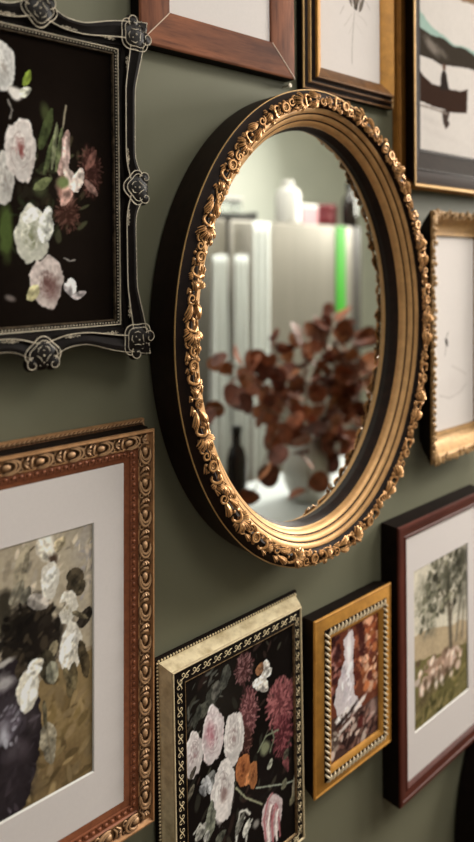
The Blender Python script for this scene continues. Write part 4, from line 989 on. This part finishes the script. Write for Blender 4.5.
# ------------------------------------------------------------------ the oval mirror
def oval(a, b, u, d, N=180, cx=0, cz=0):
    r = []
    for k in range(N):
        t_ = 2*PI*k/N; c, s_ = math.cos(t_), math.sin(t_); nx, nz = c/a, s_/b; L = math.hypot(nx, nz)
        r.append((cx+a*c-u*nx/L, -d, cz+b*s_-u*nz/L))
    return r
def oval_mirror():
    A, B = .247, .3165
    t = thing('oval_mirror', 'large oval mirror in a deep carved antique-gold frame', 'mirror', (.694, 0, 1.4185))
    def band(name, prof, mat, parent=t, ang=35):
        mb = MB(); mb.strip([oval(A, B, u, d) for u, d in prof]); return mb.build(name, mat, parent, True, ang)
    band('frame_side', [(.006, .001), (.002, .004), (.001, .045), (.0005, .0528)], m['mirror_dark'])
    band('outer_fillet', [(.0005, .0528), (.0002, .0540), (.0006, .0547), (.0014, .0547), (.0018, .0538)], m['gold_line'])
    band('carving_bed', [(.0018, .0538), (.0035, .0545), (.0085, .0612), (.0120, .0632), (.0170, .0632), (.0205, .0600), (.0240, .0545)], m['mirror_dark'])
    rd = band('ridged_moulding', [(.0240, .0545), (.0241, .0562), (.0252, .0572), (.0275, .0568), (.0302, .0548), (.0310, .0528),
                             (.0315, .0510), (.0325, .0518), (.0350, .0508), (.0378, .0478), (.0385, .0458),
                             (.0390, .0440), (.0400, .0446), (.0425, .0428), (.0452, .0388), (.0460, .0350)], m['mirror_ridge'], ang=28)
    for u, d in ((.0312, .0522), (.0387, .0452)):
        band('groove_line', [(u-.0007, d+.0006), (u-.0003, d+.0010), (u+.0006, d-.0002)], m['mirror_dark'], rd)
    band('inner_cove', [(.0460, .0350), (.0464, .0330), (.0474, .0280), (.0494, .0240), (.0498, .0220)], m['mirror_dark'])
    # carved work: rings, scrolls and leaves round the bed
    mb = MB(); r_ = random.Random(21)
    per = 0; P = oval(A, B, .0158, .0628, 720); pts = [Vector(p) for p in P]
    cum = [0]
    for i in range(len(pts)): cum.append(cum[-1]+(pts[(i+1) % len(pts)]-pts[i]).length)
    tot = cum[-1]; pitch = tot/112
    import bisect
    for k in range(112):
        s_ = k*pitch; i = bisect.bisect(cum, s_)-1; p = pts[i]; tg = (pts[(i+1) % 720]-pts[i-1]).normalized()
        inn = Vector((0, -1, 0)).cross(tg); inn = inn if inn.dot(-p) > 0 else -inn
        mb.at(p, tg*.84, inn*.76, (0, -.95, 0)); ph = k % 8; fl = 1 if (k//8) % 2 else -1
        if ph == 0:                                    # acanthus spray
            for a in (-.9, -.45, 0, .45, .9): leaf(mb, (-.010, .001, .0005), a, .021, .0028, .0085, 4, .00115)
            scroll(mb, (.008, .007), .0055, 1.2, 0, 1, .0015, .004); scroll(mb, (.008, -.007), .0055, 1.2, 0, -1, .0015, .003)
        elif ph in (1, 5):
            scroll(mb, (0, .004*fl), .0078, 1.3, r_.random()*6, fl, .0019, .003, 20, tail=(-.012, -.006*fl, .002))
            leaf(mb, (0, -.007*fl, 0), r_.uniform(-.4, .4), .013, .0030, .004, 4, .001)
        elif ph == 2:                             # open flower ring
            rosette(mb, (0, 0, .0055), .0066, .0019)
            mb.ball((0, 0, .004), (.0022, .0022, .002), 8, 4)
            for a in range(6): mb.ball((.0095*math.cos(a*1.05), .0095*math.sin(a*1.05), .001), (.0030, .0030, .0028), 7, 4, True)
        elif ph in (3, 7):                             # hollow cup with a curled lip
            n = 11
            mb.tube([(.0080*math.cos(a), .0092*math.sin(a), .0045+.002*math.cos(2*a)) for a in [-2.3+4.9*q/n for q in range(n+1)]], [.0009]+[.0021]*(n-1)+[.0009], 6)
            leaf(mb, (.006, .004*fl, .002), 1.2*fl, .011, .0026, .0035, 4, .001)
        elif ph == 6:                                  # curled leaf pair round a dark hollow
            for sg in (-1, 1):
                leaf(mb, (-.012, sg*.003, .001), sg*.35, .024, .0036, .0065, 5, .0012)
                scroll(mb, (.006, sg*.0075), .0052, 1.2, PI/2*sg, -sg, .0016, .003, 14)
            mb.ball((.011, 0, .003), (.003, .0036, .003), 8, 4)
        else:
            leaf(mb, (-.008, -.004, 0), .45, .018, .0036, .006, 5, .0011); leaf(mb, (.009, .005, 0), PI+.45, .017, .0036, .0055, 5, .0011)
            scroll(mb, (0, .009), .0038, 1.1, PI, 1, .0013, .0025, 12)
        # filler beads and tendrils along both edges
        if k % 3 == 0: mb.tube([(-.010, .0105+.0012*r_.random(), .002), (-.004, .0125, .0045), (.002, .0105, .005), (.007, .0122, .002)], [.0007, .0014, .0015, .0006], 5)
        if k % 2: mb.ball((.006, -.006, .001), .0022, 7, 4)
        leaf(mb, (r_.uniform(-.006, .006), r_.uniform(.004, .009), .0015), r_.uniform(-.9, .9)+(PI if r_.random() < .5 else 0), r_.uniform(.009, .014), .0028, r_.uniform(.003, .006), 4, .001)
        if k % 2 == 0: leaf(mb, (r_.uniform(-.008, .008), r_.uniform(-.010, -.006), 0), r_.uniform(-.5, .5), r_.uniform(.008, .012), .0024, .003, 3, .001)
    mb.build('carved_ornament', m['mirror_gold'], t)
    mb = MB(); r = oval(A, B, .0492, .0225); mb.add(r, [tuple(range(len(r)))]); mb.build('mirror_glass', m['mirror'], t, False)
    mb = MB(); r0, r1 = oval(A, B, .0075, .0010), oval(A, B, .0075, .0205)
    mb.strip([r0, r1]); mb.add(r1, [tuple(range(len(r1)))]); mb.add(r0, [tuple(range(len(r0)-1, -1, -1))]); mb.build('backing_board', m['dark_side'], t, False)
oval_mirror()

# nail the mirror's wire hangs from, just above its rim
mb = MB().at((.6735, 0, 1.7475), (1, 0, 0), (0, 0, 1), (0, -1, 0))
mb.lathe([(.0, .0), (.0013, .0), (.0013, .012), (.0030, .0125), (.0030, .0140), (.0, .0146)], 12)
nail = mb.build('nail', m['silver'])
tag(nail, 'small pale nail in the wall between wooden frame and mirror top', 'nail')

# ------------------------------------------------------------------ dark oval frame, only its rim in view (bottom right)
def dark_oval():
    A, B = .19, .26
    t = thing('dark_oval_frame', 'deep dark oval frame cut off at the lower right corner of the photo', 'picture frame', (1.303, 0, .447))
    def band(name, prof, mat):
        mb = MB(); mb.strip([oval(A, B, u, d, 96) for u, d in prof]); return mb.build(name, mat, t, True, 35)
    band('frame_side', [(.004, .001), (0, .004), (0, .052)], m['dark_side'])
    band('front_moulding', [(0, .052), (.002, .055), (.010, .054), (.018, .038), (.026, .030), (.030, .022)], m['mirror_dark'])
    mb = MB(); r = oval(A, B, .029, .023, 96); mb.add(r, [tuple(range(96))]); mb.build('inner_panel', m['black'], t, False)
    mb = MB(); r0, r1 = oval(A, B, .005, .0010, 96), oval(A, B, .005, .021, 96)
    mb.strip([r0, r1]); mb.add(r1, [tuple(range(96))]); mb.build('backing_board', m['dark_side'], t, False)
dark_oval()

# ------------------------------------------------------------------ the room seen in the mirror
def fridge():
    x0, x1, y0, y1, H = 1.50, 2.79, -2.25, -1.55, 1.70
    t = thing('fridge', 'wide brushed-steel double-door fridge reflected in the oval mirror', 'fridge', ((x0+x1)/2, y1, 0))
    cx = (x0+x1)/2
    def P(lo, hi, name, mat, par=t, bev=.008):
        mb = MB(); mb.box((lo[0]-cx, lo[1]-y1, lo[2]), (hi[0]-cx, hi[1]-y1, hi[2]), bev); return mb.build(name, mat, par)
    P((x0, y0, .03), (x1, y1-.06, H-.005), 'cabinet', m['fridge_side'])
    g = 1.888
    d1 = P((x0, y1-.05, .10), (g-.008, y1, H), 'door', m['steel'], t, .012)
    d2 = P((g+.008, y1-.05, .10), (x1-.075, y1, H), 'door', m['steel'], t, .012)
    P((g-.007, y1-.055, .10), (g+.007, y1-.012, H-.002), 'door_gasket', m['rubber'])
    P((x1-.074, y1-.055, .10), (x1, y1-.006, H), 'side_trim', m['fridge_side'])
    for xx, d in ((g-.055, d1), (g+.055, d2)):
        mb = MB(); mb.tube([(xx-cx, .0, .72), (xx-cx, .045, .74), (xx-cx, .045, 1.53), (xx-cx, .0, 1.55)], .011, 10); mb.build('handle', m['steel'], d)
    for xx in (x0+.06, x1-.06):
        for yy in (y0+.06, y1-.12):
            mb = MB(); mb.lathe([(0, 0), (.02, 0), (.02, .04), (0, .04)], 12, (xx-cx, yy-y1, 0)); mb.build('foot', m['rubber'], t)
fridge()

def hanging_cloth(name, label, x, w, ztop, zbot, y, seed, flare=1.3, grp=None):
    r_ = random.Random(seed); N, K = 28, 24; front = []; 
    for i in range(K+1):
        f_ = i/K; row = []
        for j in range(N+1):
            q = j/N-.5; ww = w*(1+(flare-1)*f_); a = .012*(.3+f_)*math.sin(q*17+seed)+.006*f_*math.sin(q*31+seed*2)
            row.append((q*ww, a, -(ztop-zbot)*f_))
        front.append(row)
    mb = MB(); mb.strip(front, closed=False)
    o = mb.build(name, m['linen'], None, True, 60, (x, y, ztop))
    md = o.modifiers.new('thickness', 'SOLIDIFY'); md.thickness = .004
    return tag(o, label, 'towel', grp)
hanging_cloth('tea_towel', 'white towel left of the fridge door gap, in the mirror', 1.775, .075, 1.545, .62, -1.478, 1, 1.5)
hanging_cloth('tea_towel', 'white towel just right of the fridge door gap, in the mirror', 1.885, .075, 1.545, .60, -1.472, 4, 1.35)
hanging_cloth('door_highlight_strip', 'long pale strip standing in for the highlight on the fridge door, in the mirror', 2.025, .105, 1.69, .55, -1.497, 9, 1.1)  # cloth shape added to paint the pale highlight of the steel door

# things on top of the fridge
mb = MB(); mb.box((-.26, -.14, 0), (.26, .14, .026), .004); mb.box((-.26, -.14, .02), (-.25, .14, .036), .002); mb.box((.25, -.14, .02), (.26, .14, .036), .002)
tag(mb.build('serving_tray', m['tray'], None, True, 40, (1.80, -1.70, 1.7005)), 'black tray lying on the fridge top at the left in the mirror', 'tray')
t = thing('glass_box', 'clear glass storage box on the fridge top in the mirror', 'container', (2.13, -2.00, 1.7005))
mb = MB(); mb.box((-.16, -.09, 0), (.16, .09, .125), .01); mb.build('box_body', m['glass'], t)
mb = MB(); mb.box((-.165, -.095, .126), (.165, .095, .142), .005); mb.build('lid', m['plastic_white'], t)
t = thing('white_bottle', 'white rounded bottle on the fridge top beside pink box in the mirror', 'bottle', (2.35, -1.655, 1.7005))
mb = MB(); mb.lathe([(0, 0), (.056, 0), (.062, .006), (.062, .14), (.052, .165), (.030, .175), (.0, .175)], 24); mb.build('bottle_body', m['plastic_white'], t)
mb = MB(); mb.lathe([(0, .175), (.028, .175), (.028, .205), (.02, .21), (0, .21)], 20); mb.build('cap', m['plastic_white'], t)
t = thing('pink_box', 'pale pink carton on the fridge top beside white bottle in the mirror', 'box', (2.505, -1.70, 1.7005))
mb = MB(); mb.box((-.06, -.05, 0), (.06, .05, .105), .004); mb.build('carton', m['pink'], t)
mb = MB(); mb.box((-.0605, -.0505, .082), (.0605, .0505, .1055), .004); mb.build('lid', m['plastic_white'], t)
t = thing('rose_tin', 'dark rose-red round tin on the fridge top in the mirror', 'tin', (2.655, -1.70, 1.7005))
mb = MB(); mb.lathe([(0, 0), (.070, 0), (.072, .003), (.072, .075), (.070, .078), (0, .078)], 28); mb.build('tin_body', m['dark_pink'], t)
mb = MB(); mb.lathe([(.0735, .07), (.0745, .072), (.0745, .105), (.072, .11), (0, .112)], 28); mb.build('lid', m['dark_pink'], t)
t = thing('dark_bottle', 'dark brown round-shouldered bottle at the right end of the fridge top in the mirror', 'bottle', (2.745, -1.60, 1.7005))
mb = MB(); mb.lathe([(0, 0), (.036, 0), (.040, .005), (.040, .12), (.034, .145), (.016, .165), (.014, .20), (0, .20)], 24); mb.build('bottle_body', m['bottle_dark'], t)
mb = MB(); mb.lathe([(0, .20), (.018, .20), (.018, .225), (0, .228)], 16); mb.build('cap', m['tray'], t)
mb = MB(); mb.box((-.036, 0, -.21), (.036, .004, .21), .0015)
tag(mb.build('green_strip', m['green'], None, True, 40, (2.612, -1.549, 1.485)), 'vivid green upright strip stuck on the fridge door, in the mirror', 'strip')

# white side table, china vase and dried branches nearer the mirror
t = thing('side_table', 'white side table carrying the dried leaves, in the mirror', 'table', (1.72, -.92, 0))
mb = MB(); mb.box((-.50, -.24, .70), (.50, .24, .735), .008); mb.build('tabletop', m['table_white'], t)
for sx in (-1, 1):
    for sy in (-1, 1):
        mb = MB(); mb.lathe([(0, 0), (.016, 0), (.024, .70), (0, .70)], 14, (sx*.44, sy*.18, 0)); mb.build('leg', m['table_white'], t)
t = thing('china_vase', 'white china vase holding dried branches, in the mirror', 'vase', (1.66, -.90, .7355))
mb = MB(); mb.lathe([(0, .0), (.045, 0), (.055, .006), (.078, .06), (.082, .10), (.070, .15), (.046, .185), (.042, .20), (.050, .215), (.045, .214), (.036, .20), (.0, .19)], 32)
mb.build('vase_body', m['china'], t)
t = thing('dark_jar', 'slim dark bottle standing on side table behind the leaves, in the mirror', 'bottle', (1.42, -.98, .7355))
mb = MB(); mb.lathe([(0, 0), (.028, 0), (.032, .004), (.032, .16), (.024, .19), (.013, .205), (.013, .24), (0, .24)], 20); mb.build('bottle_body', m['bottle_dark'], t)
mb = MB(); mb.lathe([(0, .24), (.016, .24), (.016, .262), (0, .264)], 16); mb.build('cap', m['tray'], t)

def leaf_mesh(name, R, mat):
    mb = MB(); n = 14; V = [(0, 0, 0)]; 
    for rr in (.5, 1):
        for k in range(n):
            a = 2*PI*k/n; q = rr*R*(1+.05*math.sin(3*a+1)); V.append((R*.95+q*math.cos(a), q*math.sin(a), .10*R*rr*rr*math.cos(2*a)+.08*R*rr))
    V[0] = (R*.95, 0, 0)
    F = [(0, 1+k, 1+(k+1) % n) for k in range(n)]+[(1+k, 1+n+k, 1+n+(k+1) % n, 1+(k+1) % n) for k in range(n)]
    mb.add(V, F); mb.tube([(-.012, 0, 0), (0, 0, 0), (R*1.5, 0, .002)], [.0012, .001, .0005], 4)
    o = mb.build(name, mat); me = o.data; bpy.data.objects.remove(o); return me
LM = [leaf_mesh('leaf', R, mt) for R, mt in ((.026, m['leaf']), (.021, m['leaf_b']), (.029, m['leaf_b']), (.023, m['leaf_c']), (.027, m['leaf']))]
bouquet = thing('dried_leaf_bouquet', 'spreading bunch of dried russet round-leaved branches in a vase, in the mirror', 'bouquet', (1.66, -.90, .93))
def branch(tip, sag, nleaf, seed, big=1.0):
    r_ = random.Random(seed); tip = Vector(tip)-bouquet.location
    P = [tip*(k/12)+Vector((0, 0, sag*4*(k/12)*(1-k/12))) for k in range(13)]
    mb = MB(); mb.tube(P, [.0032-.0022*k/12 for k in range(13)], 6); t = mb.build('branch', m['stem'], bouquet)
    rest = {}
    for i in range(nleaf):
        f_ = .26+.74*(i+.5)/nleaf; k = min(11, int(f_*12)); p = P[k].lerp(P[k+1], f_*12-k)
        tg = (P[k+1]-P[k]).normalized(); an = r_.random()*2*PI
        a = tg.orthogonal().normalized(); b = tg.cross(a); dr = (a*math.cos(an)+b*math.sin(an)+tg*.45).normalized()
        nrm = (Vector((r_.uniform(-.7, .7), r_.uniform(.2, 1), r_.uniform(-.5, .9)))); ex = dr; ez = (nrm-ex*nrm.dot(ex)).normalized(); ey = ez.cross(ex)
        M_ = Matrix((ex, ey, ez)).transposed().to_4x4(); M_.translation = p+dr*.010
        M_ = M_ @ Matrix.Diagonal((big*r_.uniform(.8, 1.2),)*3).to_4x4(); me = r_.choice(LM)
        if i >= nleaf-8:                                  # the outermost leaves, each its own
            o = bpy.data.objects.new('leaf', me); COL.objects.link(o); o.parent = t; o.matrix_local = M_
        else:
            q = rest.setdefault(me.materials[0].name, MB())
            q.add([M_ @ v.co for v in me.vertices], [tuple(f.vertices) for f in me.polygons])
    for nm, q in rest.items():
        o = q.build('inner_foliage', bpy.data.materials[nm], t); o['kind'] = 'stuff'

branch((1.114, -0.74, 1.283), 0.03, 8, 31, 1.1)
branch((1.128, -0.74, 1.127), 0.05, 9, 32, 1.2)
branch((1.308, -0.84, 1.206), 0.04, 17, 3, 1.2)
branch((1.46, -0.88, 1.285), 0.03, 12, 4, 1.05)
branch((1.634, -0.9, 1.291), 0.02, 16, 5, 1.15)
branch((1.805, -0.9, 1.342), 0.03, 27, 6, 1.2)
branch((1.863, -0.86, 1.273), 0.04, 29, 7, 1.3)
branch((1.949, -0.84, 1.129), 0.05, 29, 8, 1.3)
branch((1.922, -0.82, 0.968), 0.06, 27, 9, 1.3)
branch((1.697, -0.76, 0.841), 0.1, 24, 10, 1.3)
branch((1.378, -0.64, 0.879), 0.12, 12, 11, 1.25)
branch((1.195, -0.66, 0.914), 0.12, 12, 12, 1.2)

# ------------------------------------------------------------------ light
def area(name, loc, target, size, energy, col, size_y=None):
    l = bpy.data.lights.new(name, 'AREA'); l.energy = energy; l.color = col; l.size = size
    if size_y: l.shape = 'RECTANGLE'; l.size_y = size_y
    o = bpy.data.objects.new(name, l); COL.objects.link(o); o.location = loc
    o.rotation_euler = (Vector(target)-Vector(loc)).to_track_quat('-Z', 'Y').to_euler(); return o
area('window_light', (3.5, -1.05, 2.10), (.6, 0, 1.35), .9, 84, (1.0, .95, .87), .8)
area('room_fill_light', (2.0, -1.15, 2.66), (2.0, -1.2, 0), .9, 31, (1.0, .97, .92), .7)  # unseen overhead fill, added to brighten the reflected room
area('front_fill_light', (.55, -1.25, 2.64), (.6, -.4, 1.2), .6, 11, (1.0, .97, .92), .6)  # added fill above the camera, lifts the left frames and upper wall
area('left_fill_light', (-.9, -1.7, 2.1), (.7, 0, 1.3), 1.1, 3.2, (.97, .98, 1.0), 1.1)  # weak soft fill added on the camera side, not a window
w = bpy.data.worlds.new('room_air'); bpy.context.scene.world = w; w.use_nodes = True
w.node_tree.nodes['Background'].inputs[0].default_value = (.80, .84, .86, 1); w.node_tree.nodes['Background'].inputs[1].default_value = .06

# ------------------------------------------------------------------ camera
cd = bpy.data.cameras.new('camera'); cam = bpy.data.objects.new('camera', cd); COL.objects.link(cam)
phi = math.atan2(763, 680)
cam.location = (0, -.66, 1.5)
cam.rotation_euler = (PI/2, 0, phi-0+(-PI/2)+0.0) if False else (PI/2, 0, -(PI/2-phi))
cd.sensor_width = 36; cd.lens = 680/842*36; cd.shift_y = -155/842; cd.clip_start = .02
cd.dof.use_dof = True; cd.dof.focus_distance = .80; cd.dof.aperture_fstop = 2.5
bpy.context.scene.camera = cam
sc = bpy.context.scene
sc.view_settings.view_transform = 'Standard'; sc.view_settings.look = 'None'
sc.view_settings.exposure = 0.0
sc.cycles.use_denoising = True
sc.cycles.max_bounces = 8
